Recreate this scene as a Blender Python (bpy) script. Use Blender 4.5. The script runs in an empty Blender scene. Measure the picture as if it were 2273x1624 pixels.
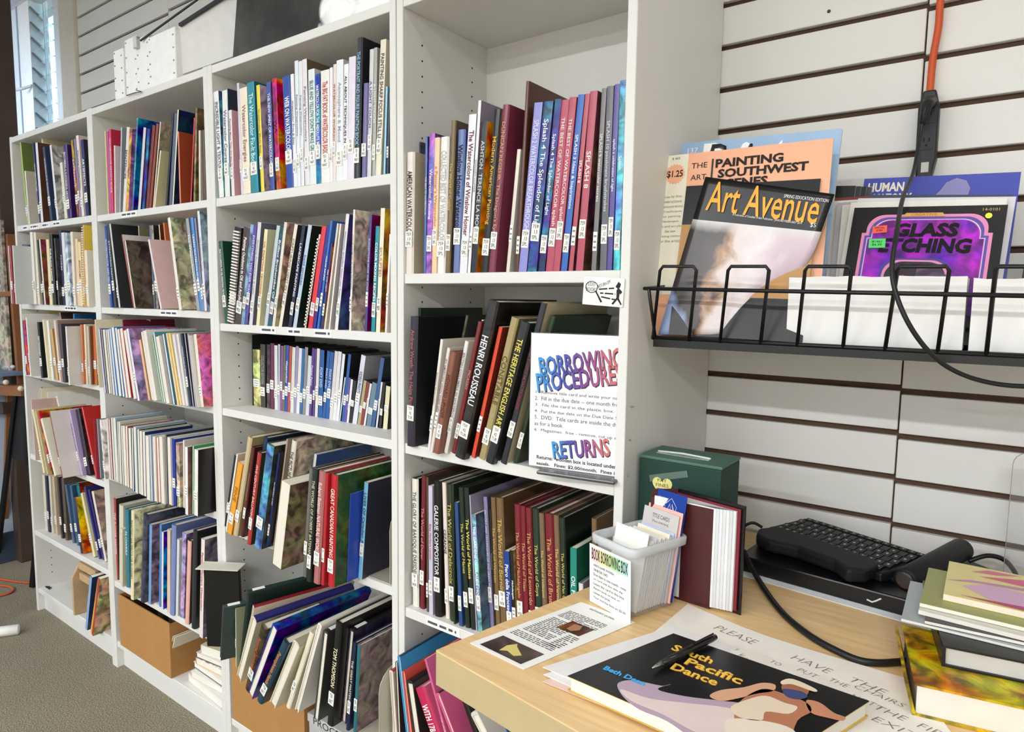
import bpy, bmesh, math, random
from mathutils import Vector, Matrix
random.seed(7)
C = bpy.context.scene.collection
sc = bpy.context.scene
# ---------------------------------------------------------------- camera, world, lights, exposure
cam = bpy.data.objects.new('camera', bpy.data.cameras.new('camera'))
C.objects.link(cam)
cam.data.sensor_fit = 'HORIZONTAL'; cam.data.sensor_width = 36.0
cam.data.lens = 36.0*1476.043/2273.0
cam.data.clip_start = .02
cam.matrix_world = Matrix(((0.808246, -0.068534, 0.584843, 0.970303), (0.588692, 0.071427, -0.805196, -1.068036), (0.013410, 0.995089, 0.098076, 1.406061), (0.000000, 0.000000, 0.000000, 1.000000)))
sc.camera = cam
sc.view_settings.view_transform = 'Standard'
sc.view_settings.look = 'None'
sc.view_settings.gamma = 1.0
sc.view_settings.use_curve_mapping = False
sc.view_settings.exposure = 0.0
sc.cycles.max_bounces = 8
sc.cycles.diffuse_bounces = 5
sc.cycles.sample_clamp_indirect = 8.0
w = bpy.data.worlds.new('world'); sc.world = w; w.use_nodes = True
wn = w.node_tree.nodes; wl = w.node_tree.links
bg = wn['Background']; bg.inputs['Strength'].default_value = 1.5
sky = wn.new('ShaderNodeTexSky'); sky.sky_type = 'NISHITA'; sky.sun_disc = False
sky.sun_elevation = math.radians(45); sky.sun_rotation = math.radians(200)
wl.new(sky.outputs['Color'], bg.inputs['Color'])
def area(name, loc, size, power, col=(1, .985, .96)):
    d = bpy.data.lights.new(name, 'AREA'); d.shape = 'RECTANGLE'; d.size, d.size_y = size
    d.energy = power; d.color = col
    o = bpy.data.objects.new(name, d); C.objects.link(o); o.location = loc
    return o
# fluorescent ceiling fittings of the room (they shine straight down)
LAMPS = [(x, y) for y in (-.75, -3.3, -5.6) for x in (-2.6, -.6, 1.4)]
for i, (x, y) in enumerate(LAMPS):
    area('ceiling_lamp_light', (x, y, 2.74), (1.25, .16), {-2.6: 3, -.6: 4, 1.4: 6}[x] if y > -1 else {-2.6: 52, -.6: 70, 1.4: 86}[x], (.98, 1, 1.03))

# ---------------------------------------------------------------- helpers
def lin(h):
    h = h.lstrip('*')
    v = [int(h[i:i+2], 16)/255 for i in (0, 2, 4)]
    return [c/12.92 if c <= .04045 else ((c+.055)/1.055)**2.4 for c in v] + [1.0]
def h6(s):
    star = '*' if s[0] == '*' else ''
    s = s.lstrip('*')
    return star + (''.join(c*2 for c in s) if len(s) == 3 else s)
def newmat(name, rough=.5, spec=.4, metal=0.0):
    m = bpy.data.materials.new(name); m.use_nodes = True
    b = m.node_tree.nodes['Principled BSDF']
    b.inputs['Roughness'].default_value = rough
    b.inputs['Specular IOR Level'].default_value = spec
    b.inputs['Metallic'].default_value = metal
    return m, m.node_tree.nodes, m.node_tree.links, b
_mc = {}
def mat(h, rough=.5, spec=.4, metal=0.0, noise=.04, scale=30, bump=0.0):
    """a plain surface whose colour wavers a little"""
    h = h6(h); k = (h, rough, spec, metal, noise, scale, bump)
    if k in _mc: return _mc[k]
    m, n, l, b = newmat('surface_' + h, rough, spec, metal)
    tc = n.new('ShaderNodeTexCoord'); t = n.new('ShaderNodeTexNoise')
    t.inputs['Scale'].default_value = scale; t.inputs['Detail'].default_value = 4
    l.new(tc.outputs['Object'], t.inputs['Vector'])
    mx = n.new('ShaderNodeMix'); mx.data_type = 'RGBA'
    c = lin(h)
    mx.inputs['A'].default_value = [x*(1-noise*2) for x in c[:3]] + [1]
    mx.inputs['B'].default_value = [min(1, x*(1+noise*2)) for x in c[:3]] + [1]
    l.new(t.outputs['Fac'], mx.inputs['Factor']); l.new(mx.outputs['Result'], b.inputs['Base Color'])
    if bump:
        bp = n.new('ShaderNodeBump'); bp.inputs['Strength'].default_value = bump; bp.inputs['Distance'].default_value = .002
        t2 = n.new('ShaderNodeTexNoise'); t2.inputs['Scale'].default_value = scale*6; t2.inputs['Detail'].default_value = 3
        l.new(tc.outputs['Object'], t2.inputs['Vector']); l.new(t2.outputs['Fac'], bp.inputs['Height']); l.new(bp.outputs['Normal'], b.inputs['Normal'])
    _mc[k] = m
    return m
def cover_mat(art):
    m, n, l, b = newmat('printed_art_cover' if art else 'plain_cover', .32, .5)
    at = n.new('ShaderNodeAttribute'); at.attribute_name = 'tint'
    tc = n.new('ShaderNodeTexCoord'); oi = n.new('ShaderNodeObjectInfo')
    add = n.new('ShaderNodeVectorMath'); add.operation = 'ADD'
    sclv = n.new('ShaderNodeVectorMath'); sclv.operation = 'SCALE'; sclv.inputs[0].default_value = (37, 19, 53)
    l.new(oi.outputs['Random'], sclv.inputs['Scale'])
    l.new(tc.outputs['Object'], add.inputs[0]); l.new(sclv.outputs[0], add.inputs[1])
    t = n.new('ShaderNodeTexNoise'); t.inputs['Scale'].default_value = 26 if art else 40; t.inputs['Detail'].default_value = 5
    t.inputs['Distortion'].default_value = 1.2 if art else 0
    l.new(add.outputs[0], t.inputs['Vector'])
    if not art:
        mx = n.new('ShaderNodeMix'); mx.data_type = 'RGBA'; mx.blend_type = 'MULTIPLY'
        mx.inputs['Factor'].default_value = 1
        r = n.new('ShaderNodeValToRGB'); r.color_ramp.elements[0].color = (.9, .9, .9, 1); r.color_ramp.elements[1].color = (1.06, 1.06, 1.06, 1)
        l.new(t.outputs['Fac'], r.inputs['Fac']); l.new(at.outputs['Color'], mx.inputs['A']); l.new(r.outputs['Color'], mx.inputs['B'])
        l.new(mx.outputs['Result'], b.inputs['Base Color'])
        return m
    t2 = n.new('ShaderNodeTexNoise'); t2.inputs['Scale'].default_value = 17; t2.inputs['Detail'].default_value = 3
    l.new(add.outputs[0], t2.inputs['Vector'])
    hs = n.new('ShaderNodeHueSaturation'); hs.inputs['Saturation'].default_value = 1.25; hs.inputs['Value'].default_value = 1.05
    hr = n.new('ShaderNodeMapRange'); hr.inputs['From Min'].default_value = .35; hr.inputs['From Max'].default_value = .65
    hr.inputs['To Min'].default_value = .43; hr.inputs['To Max'].default_value = .57
    l.new(t2.outputs['Fac'], hr.inputs['Value']); l.new(hr.outputs['Result'], hs.inputs['Hue']); l.new(at.outputs['Color'], hs.inputs['Color'])
    r = n.new('ShaderNodeValToRGB'); e = r.color_ramp.elements
    e[0].position = .36; e[0].color = (.28, .28, .30, 1); e[1].position = .66; e[1].color = (1.6, 1.55, 1.5, 1)
    q = e.new(.5); q.color = (.85, .85, .85, 1)
    l.new(t.outputs['Fac'], r.inputs['Fac'])
    mx = n.new('ShaderNodeMix'); mx.data_type = 'RGBA'; mx.blend_type = 'MULTIPLY'; mx.inputs['Factor'].default_value = 1; mx.clamp_result = True
    l.new(hs.outputs['Color'], mx.inputs['A']); l.new(r.outputs['Color'], mx.inputs['B']); l.new(mx.outputs['Result'], b.inputs['Base Color'])
    return m
M_PLAIN = cover_mat(False); M_ART = cover_mat(True)
def page_mat():
    m, n, l, b = newmat('page_edges', .85, .1)
    tc = n.new('ShaderNodeTexCoord'); mp = n.new('ShaderNodeMapping'); mp.inputs['Scale'].default_value = (900, 6, 6)
    t = n.new('ShaderNodeTexNoise'); t.inputs['Scale'].default_value = 1; t.inputs['Detail'].default_value = 3
    l.new(tc.outputs['Object'], mp.inputs['Vector']); l.new(mp.outputs['Vector'], t.inputs['Vector'])
    r = n.new('ShaderNodeValToRGB'); r.color_ramp.elements[0].position = .3; r.color_ramp.elements[1].position = .7
    r.color_ramp.elements[0].color = lin('cfc7b4'); r.color_ramp.elements[1].color = lin('efeade')
    l.new(t.outputs['Fac'], r.inputs['Fac']); l.new(r.outputs['Color'], b.inputs['Base Color'])
    return m
M_PAGE = page_mat()
def ink_mat():
    m, n, l, b = newmat('printed_ink', .6, .2)
    oi = n.new('ShaderNodeObjectInfo'); l.new(oi.outputs['Color'], b.inputs['Base Color'])
    return m
M_INK = ink_mat()
def link(o, parent=None):
    C.objects.link(o)
    if parent: o.parent = parent
    return o
def meshobj(name, v, f, m, parent=None, smooth=False):
    me = bpy.data.meshes.new(name); me.from_pydata(v, [], f); me.update()
    for x in (m if isinstance(m, (list, tuple)) else [m]): me.materials.append(x)
    if smooth: me.polygons.foreach_set('use_smooth', [True]*len(me.polygons))
    return link(bpy.data.objects.new(name, me), parent)
def boxdata(x0, x1, y0, y1, z0, z1):
    v = [(x0,y0,z0),(x1,y0,z0),(x1,y1,z0),(x0,y1,z0),(x0,y0,z1),(x1,y0,z1),(x1,y1,z1),(x0,y1,z1)]
    f = [(3,2,1,0),(4,5,6,7),(0,1,5,4),(1,2,6,5),(2,3,7,6),(3,0,4,7)]
    return v, f
class MB:
    def __init__(s): s.v = []; s.f = []; s.mi = []
    def add(s, v, f, mi=0):
        n = len(s.v); s.v += [tuple(x) for x in v]; s.f += [tuple(i+n for i in q) for q in f]; s.mi += [mi]*len(f); return s
    def box(s, *a, mi=0): return s.add(*boxdata(*a), mi=mi)
    def tube(s, pts, r, seg=8, caps=True, flat=1.0):
        pts = [Vector(p) for p in pts]; n0 = len(s.v); n = len(pts); up = None
        for i, p in enumerate(pts):
            t = (pts[min(i+1, n-1)] - pts[max(i-1, 0)]).normalized()
            if up is None: up = t.orthogonal().normalized()
            up = (up - t*up.dot(t)).normalized(); sd = t.cross(up)
            rr = r[i] if isinstance(r, (list, tuple)) else r
            for k in range(seg):
                a = 2*math.pi*k/seg
                s.v.append(tuple(p + (up*math.cos(a) + sd*math.sin(a)*flat)*rr))
        for i in range(n-1):
            for k in range(seg):
                a = n0+i*seg+k; b = n0+i*seg+(k+1) % seg
                s.f.append((a, b, b+seg, a+seg)); s.mi.append(0)
        if caps:
            s.f.append(tuple(n0+k for k in range(seg))[::-1]); s.f.append(tuple(n0+(n-1)*seg+k for k in range(seg))); s.mi += [0, 0]
        return s
    def prism(s, poly, d, mi=0):
        """poly: 3d points, d: extrusion vector"""
        n = len(poly); d = Vector(d); v = [Vector(p) for p in poly]; v += [p+d for p in v]
        f = [tuple(range(n)), tuple(range(2*n-1, n-1, -1))] + [(i, i+n, (i+1) % n+n, (i+1) % n) for i in range(n)]
        return s.add(v, f, mi)
    def build(s, name, m, parent=None, smooth=False, bevel=0, bseg=2):
        o = meshobj(name, s.v, s.f, m, parent, smooth)
        o.data.polygons.foreach_set('material_index', s.mi)
        bm = bmesh.new(); bm.from_mesh(o.data); bmesh.ops.recalc_face_normals(bm, faces=bm.faces)
        if bevel:
            es = [e for e in bm.edges if len(e.link_faces) == 2 and e.calc_face_angle(0) > .5]
            bmesh.ops.bevel(bm, geom=es, offset=bevel, segments=bseg, affect='EDGES', profile=.5)
        bm.to_mesh(o.data); bm.free()
        return o
def thing(name, label, cat, loc=(0, 0, 0), rot=(0, 0, 0), group=None):
    o = bpy.data.objects.new(name, None); o.empty_display_size = .05; link(o); o.location = loc; o.rotation_euler = rot
    return tag(o, label, cat, group)
def tag(o, label, cat, group=None):
    o['label'] = label; o['category'] = cat
    if group: o['group'] = group
    return o
def struct(o): o['kind'] = 'structure'; return o
def stuff(o): o['kind'] = 'stuff'; return o
def smooth_path(pts, n=8):
    P = [Vector(p) for p in pts]; out = []
    for i in range(len(P)-1):
        a, b, c, d = P[max(i-1, 0)], P[i], P[i+1], P[min(i+2, len(P)-1)]
        for k in range(n):
            t = k/n
            out.append(.5*((2*b)+(c-a)*t+(2*a-5*b+4*c-d)*t*t+(3*b-a-3*c+d)*t**3))
    return out + [P[-1]]
# lettering is fitted to a wanted width and height once everything stands
FIT = []
def lettering(text, col, frame, wid, hgt, parent=None, name='title', align='CENTER', shear=0.0, bold=0.0, m=None, spacing=1.0):
    """frame: 4x4 whose x runs along the text, y up the letters, z out of the surface"""
    d = bpy.data.curves.new(name, 'FONT'); d.body = text; d.size = 1; d.align_x = align; d.align_y = 'CENTER'
    d.resolution_u = 2; d.shear = shear; d.offset = bold; d.space_line = spacing
    d.materials.append(m or M_INK)
    o = bpy.data.objects.new(name, d); o.color = lin(h6(col)); link(o, parent)
    FIT.append((o, frame, wid, hgt)); return o
def frame(o, ex, ey, off=.0004):
    ex = Vector(ex).normalized(); ey = Vector(ey).normalized(); ez = ex.cross(ey)
    p = Vector(o) + ez*off
    return Matrix(((ex.x, ey.x, ez.x, p.x), (ex.y, ey.y, ez.y, p.y), (ex.z, ey.z, ez.z, p.z), (0, 0, 0, 1)))
def dashes(name, o, ex, ey, wid, hgt, rows, col, parent, seed=1, thick=.42, fill=.95, kind=True):
    """rows of unreadable print: small flat dashes lying on a surface"""
    rr = random.Random(seed); ex = Vector(ex).normalized(); ey = Vector(ey).normalized(); ez = ex.cross(ey)
    b = MB(); o = Vector(o)+ez*.0003; st = hgt/rows
    for r in range(rows):
        x = 0; y = hgt-(r+.75)*st; lim = wid*(fill if r % 5 != 4 else fill*.6)
        while x < lim:
            lw = min(lim-x, st*rr.uniform(.8, 3.2))
            if lw > st*.2:
                q = [o+ex*x+ey*y, o+ex*(x+lw)+ey*y, o+ex*(x+lw)+ey*(y+st*thick), o+ex*x+ey*(y+st*thick)]
                b.add(q, [(0, 1, 2, 3)])
            x += lw+st*.45
    ob = b.build(name, mat(col, .8, .1), parent)
    if kind: stuff(ob)
    return ob
# ---------------------------------------------------------------- room shell
D = .415    # depth of the side panels
DI = .293   # front of the back panels
M_WHITE = mat('dfded9', .45, .4, noise=.012, scale=6)
M_SLAT = mat('e2e1dd', .55, .3, noise=.012, scale=5)
M_GROOVE = mat('584438', .8, .1, noise=.08)
def carpet():
    m, n, l, b = newmat('grey_carpet', .95, .05)
    tc = n.new('ShaderNodeTexCoord')
    t = n.new('ShaderNodeTexNoise'); t.inputs['Scale'].default_value = 260; t.inputs['Detail'].default_value = 2
    t2 = n.new('ShaderNodeTexNoise'); t2.inputs['Scale'].default_value = 3; t2.inputs['Detail'].default_value = 3
    l.new(tc.outputs['Object'], t.inputs['Vector']); l.new(tc.outputs['Object'], t2.inputs['Vector'])
    r = n.new('ShaderNodeValToRGB'); r.color_ramp.elements[0].position = .38; r.color_ramp.elements[1].position = .64
    r.color_ramp.elements[0].color = lin('6d6656'); r.color_ramp.elements[1].color = lin('aaa28e')
    l.new(t.outputs['Fac'], r.inputs['Fac'])
    r2 = n.new('ShaderNodeValToRGB'); r2.color_ramp.elements[0].color = (.82, .82, .82, 1); r2.color_ramp.elements[1].color = (1.1, 1.1, 1.08, 1)
    l.new(t2.outputs['Fac'], r2.inputs['Fac'])
    mx = n.new('ShaderNodeMix'); mx.data_type = 'RGBA'; mx.blend_type = 'MULTIPLY'; mx.inputs['Factor'].default_value = 1
    l.new(r.outputs['Color'], mx.inputs['A']); l.new(r2.outputs['Color'], mx.inputs['B']); l.new(mx.outputs['Result'], b.inputs['Base Color'])
    bp = n.new('ShaderNodeBump'); bp.inputs['Distance'].default_value = .004; bp.inputs['Strength'].default_value = .7
    l.new(t.outputs['Fac'], bp.inputs['Height']); l.new(bp.outputs['Normal'], b.inputs['Normal'])
    return m
struct(MB().box(-4.2, 3.2, -7.0, .6, -.05, 0).build('floor', carpet()))
struct(MB().box(-4.2, 3.2, -7.0, .6, 3.0, 3.05).build('ceiling', mat('e9e8e4', .8, .1)))
struct(MB().box(-4.2, 3.2, -7.05, -7.0, 0, 3.0).build('wall_front', mat('dcdad4', .8, .1)))
struct(MB().box(3.2, 3.25, -7.0, .6, 0, 3.0).build('wall_right', mat('dcdad4', .8, .1)))
# left wall ends at the brown post; beyond it the wall steps back to the louvre window
lw = struct(MB().box(-3.24, -3.16, -7.0, .15, 0, 3.0).build('wall_left', mat('b8c6da', .7, .2)))
struct(MB().box(-3.16, -3.148, -7.0, .15, 0, .16).build('baseboard_left', mat('3a4658', .5, .3)))
struct(MB().box(-3.72, -2.93, .42, .46, 0, 2.02).build('wall_window', mat('c9ccd0', .7, .2)))
struct(MB().box(-3.8, -3.72, .1, .46, 0, 3.0).build('wall_recess', mat('c8d2e0', .7, .2)))
struct(MB().box(-3.72, -2.93, .42, .46, 2.96, 3.0).build('wall_lintel', mat('c9ccd0', .7, .2)))
struct(MB().box(-3.20, -3.08, .15, .25, 0, 3.0).build('trim_1', mat('4a3c34', .6, .3, noise=.1, scale=12), bevel=.006))
struct(MB().box(-2.935, -2.77, .40, .46, 0, 3.0).build('trim_2', mat('d8d2c4', .6, .3), bevel=.004))
# back wall: slat wall on a dark board, every slat a board of its own
wb = struct(MB().box(-2.77, 3.2, .433, .47, 0, 3.0).build('wall_back', M_GROOVE))
P0, PZ, GH = 1.2525, .0892, .0122
def slats(x0, x1, dz, zlo, zhi):
    k = int((zlo-P0)/PZ)-1
    while P0+dz+k*PZ < zhi:
        a = P0+dz+k*PZ; b = a+PZ-GH
        if b > zlo:
            MB().box(x0, x1, .42, .4335, a, min(b, 2.998)).build('slat', M_SLAT, wb, bevel=.0012, bseg=1)
        k += 1
slats(-2.768, -1.902, -.012, 1.98, 2.95)
slats(-1.899, .440, .0, 1.98, 2.95)
slats(.440, .8265, .0, .62, 2.95)
slats(.8295, 3.15, -.0065, .62, 2.95)
# ceiling light fittings
for i, (x, y) in enumerate(LAMPS):
    t = thing('ceiling_light', 'flat white fluorescent ceiling fitting above the room', 'light', (x, y, 2.80), group='ceiling fluorescent fittings')
    MB().box(-.66, .66, -.10, .10, -.05, 0).build('housing', mat('f0f0ee', .6), t)
# louvre window
wx0, wx1, wz0, wz1 = -3.62, -2.945, 2.02, 2.96
win = struct(MB().box(wx0-.05, -3.305, .40, .47, wz0, wz1).build('window_1', mat('dfe9f2', .4, .4), bevel=.003))
fr = mat('dfe8f0', .4, .4)
MB().box(-3.01, wx1+.012, .405, .47, wz0, wz1).build('window_frame', fr, win, bevel=.003)
MB().box(-3.305, -3.01, .405, .47, wz0, wz0+.03).build('window_frame', fr, win)
MB().box(-3.47, -3.462, .394, .40, wz0, wz1).build('window_bead', mat('b9c6d0', .4), win)
gm, gn, gl, gb = newmat('louvre_glass', .05, .5)
gb.inputs['Base Color'].default_value = (.82, .93, .94, 1); gb.inputs['Transmission Weight'].default_value = .85; gb.inputs['IOR'].default_value = 1.2
steel = mat('9aa2aa', .3, .5, .8)
zz = wz0+.05
while zz < wz1:
    g = MB(); g.prism([(-3.30, .40, zz), (-3.30, .50, zz-.075), (-3.30, .5025, zz-.0715), (-3.30, .4025, zz+.0035)], (.29, 0, 0)).build('window_pane', gm, win)
    MB().tube([(-3.298, .405, zz-.002), (-3.298, .455, zz-.045), (-3.298, .49, zz-.062)], .006, 6).build('window_clip', steel, win)
    zz += .078
MB().box(-3.285, -3.27, .46, .47, wz0, wz1).build('window_bar', fr, win)
MB().box(-3.255, -3.245, .46, .47, wz0, wz1).build('window_bar', fr, win)
for z in (2.22, 2.5):
    MB().tube([(-3.31, .40, z+.02), (-3.36, .37, z+.005), (-3.40, .35, z)], .008, 6).build('window_lever', mat('c8ccd0', .4), win)
# outside the window: a brick wall and some greenery
bw = MB()
brick = struct(MB().box(-5.2, -3.35, 2.0, 2.08, 0, 5).build('wall_neighbour', mat('9c8f8a', .9, .05)))
rr = random.Random(3); cols = [mat(c, .9, .05, noise=.1) for c in ('8a6a60', '97786c', '7c625c', 'a08478')]
brs = [meshobj('brick', *boxdata(0, .2, -.012, .01, 0, .062), c) for c in cols]
for o in brs: C.objects.unlink(o)
for r in range(24):
    for c in range(9):
        o = brs[rr.randrange(4)].copy(); C.objects.link(o); o.parent = brick
        o.location = (-5.2+c*.21+(r % 2)*.1-.02, 2.0+rr.uniform(-.003, .003), 2.6+r*.072)
lf = MB()
for i in range(420):
    p = Vector((rr.uniform(-3.5, -2.2), rr.uniform(1.3, 2.6), rr.uniform(1.8, 5))); a = rr.uniform(0, 6.3)
    u = Vector((math.cos(a), math.sin(a), rr.uniform(-.6, .6)))*.07; v = Vector((-math.sin(a), math.cos(a), rr.uniform(-.5, .5)))*.04
    lf.add([p-u, p+v, p+u, p-v], [(0, 1, 2, 3)])
tr = lf.build('foliage', mat('7fae5a', .7, .2, noise=.2)); stuff(tr); tag(tr, 'bright green leaves outside the louvre window', 'foliage')
# ---------------------------------------------------------------- bookcases
M_BACK = mat('dcdad4', .55, .3, noise=.012, scale=6)
def bookcase(x0, x1, ti, shelves, label, ztop=2.055, left=.0195, right=.0195, ext=None):
    t = thing('bookcase', label, 'bookcase', ((x0+x1)/2, 0, 0))
    cx = (x0+x1)/2; a, b = x0-cx, x1-cx
    bv = dict(bevel=.0012, bseg=1)
    MB().box(a, a+left, 0, D, 0, ext or ztop).build('side_panel', M_WHITE, t, **bv)
    MB().box(b-right, b, 0, D, 0, ext or ztop).build('side_panel', M_WHITE, t, **bv)
    MB().box(a+left, b-right, .0015, D, ztop-.024, ztop-(.002 if not ext else 0)).build('top_panel', M_WHITE, t, **bv)
    MB().box(a+left, b-right, .004, DI-.001, .083, .104).build('bottom_panel', M_WHITE, t, **bv)
    MB().box(a+left, b-right, .025, .04, 0, .083).build('toe_kick', M_WHITE, t)
    MB().box(a+left, b-right, DI, DI+.006, .083, ztop-.024).build('back_panel', M_BACK, t)
    for z0, z1 in shelves:
        MB().box(a+left+.0008, b-right-.0008, .003, DI-.001, z0, z1).build('shelf', M_WHITE, t, **bv)
    if ext:
        MB().box(a+left, b-right, .0015, D, ext-.024, ext).build('top_panel', M_WHITE, t, **bv)
        MB().box(a+left, b-right, DI, DI+.006, ztop, ext-.024).build('back_panel', M_BACK, t)
    hb = MB()   # the drilled rows of shelf-pin holes
    z = .16
    while z < ztop-.06:
        for y in (.06, .235):
            p = [(a+left+.0004, y+.0024*math.cos(q*math.pi/4), z+.0024*math.sin(q*math.pi/4)) for q in range(8)]
            hb.add(p, [tuple(range(8))])
            hb.add([(b-right-.0004, q[1], q[2]) for q in p], [tuple(range(8))[::-1]])
        z += .0335
    stuff(hb.build('pin_hole', mat('2a2622', .9, .05), t))
    return t, cx
V = dict(v0=-2.417, j12=-1.6555, j23=-.8885, j34=-.1295, v8=.446)
bc1, c1 = bookcase(V['v0'], V['j12']-.0006, 0, [(1.666, 1.690), (1.342, 1.364), (1.055, 1.077), (.690, .713), (.348, .370)], 'white bookcase nearest the louvre window, at the far end of the row')
bc2, c2 = bookcase(V['j12']+.0006, V['j23']-.0006, 0, [(1.664, 1.686), (1.340, 1.362), (1.055, 1.077), (.728, .750), (.320, .342)], 'white bookcase with the open cardboard box on its bottom shelf', right=.022)
bc3, c3 = bookcase(V['j23']+.0006, V['j34']-.0015, 0, [(1.662, 1.686), (1.306, 1.328), (1.056, 1.078), (.700, .722), (.320, .342)], 'white bookcase with the DVD shelf, beneath the black painting', left=.0225)
bc4, c4 = bookcase(V['j34']+.0012, V['v8'], 0, [(1.440, 1.462), (1.053, 1.077), (.662, .685), (.278, .300)], 'tall narrow white bookcase behind the counter', ext=2.42, right=.0185)
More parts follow.
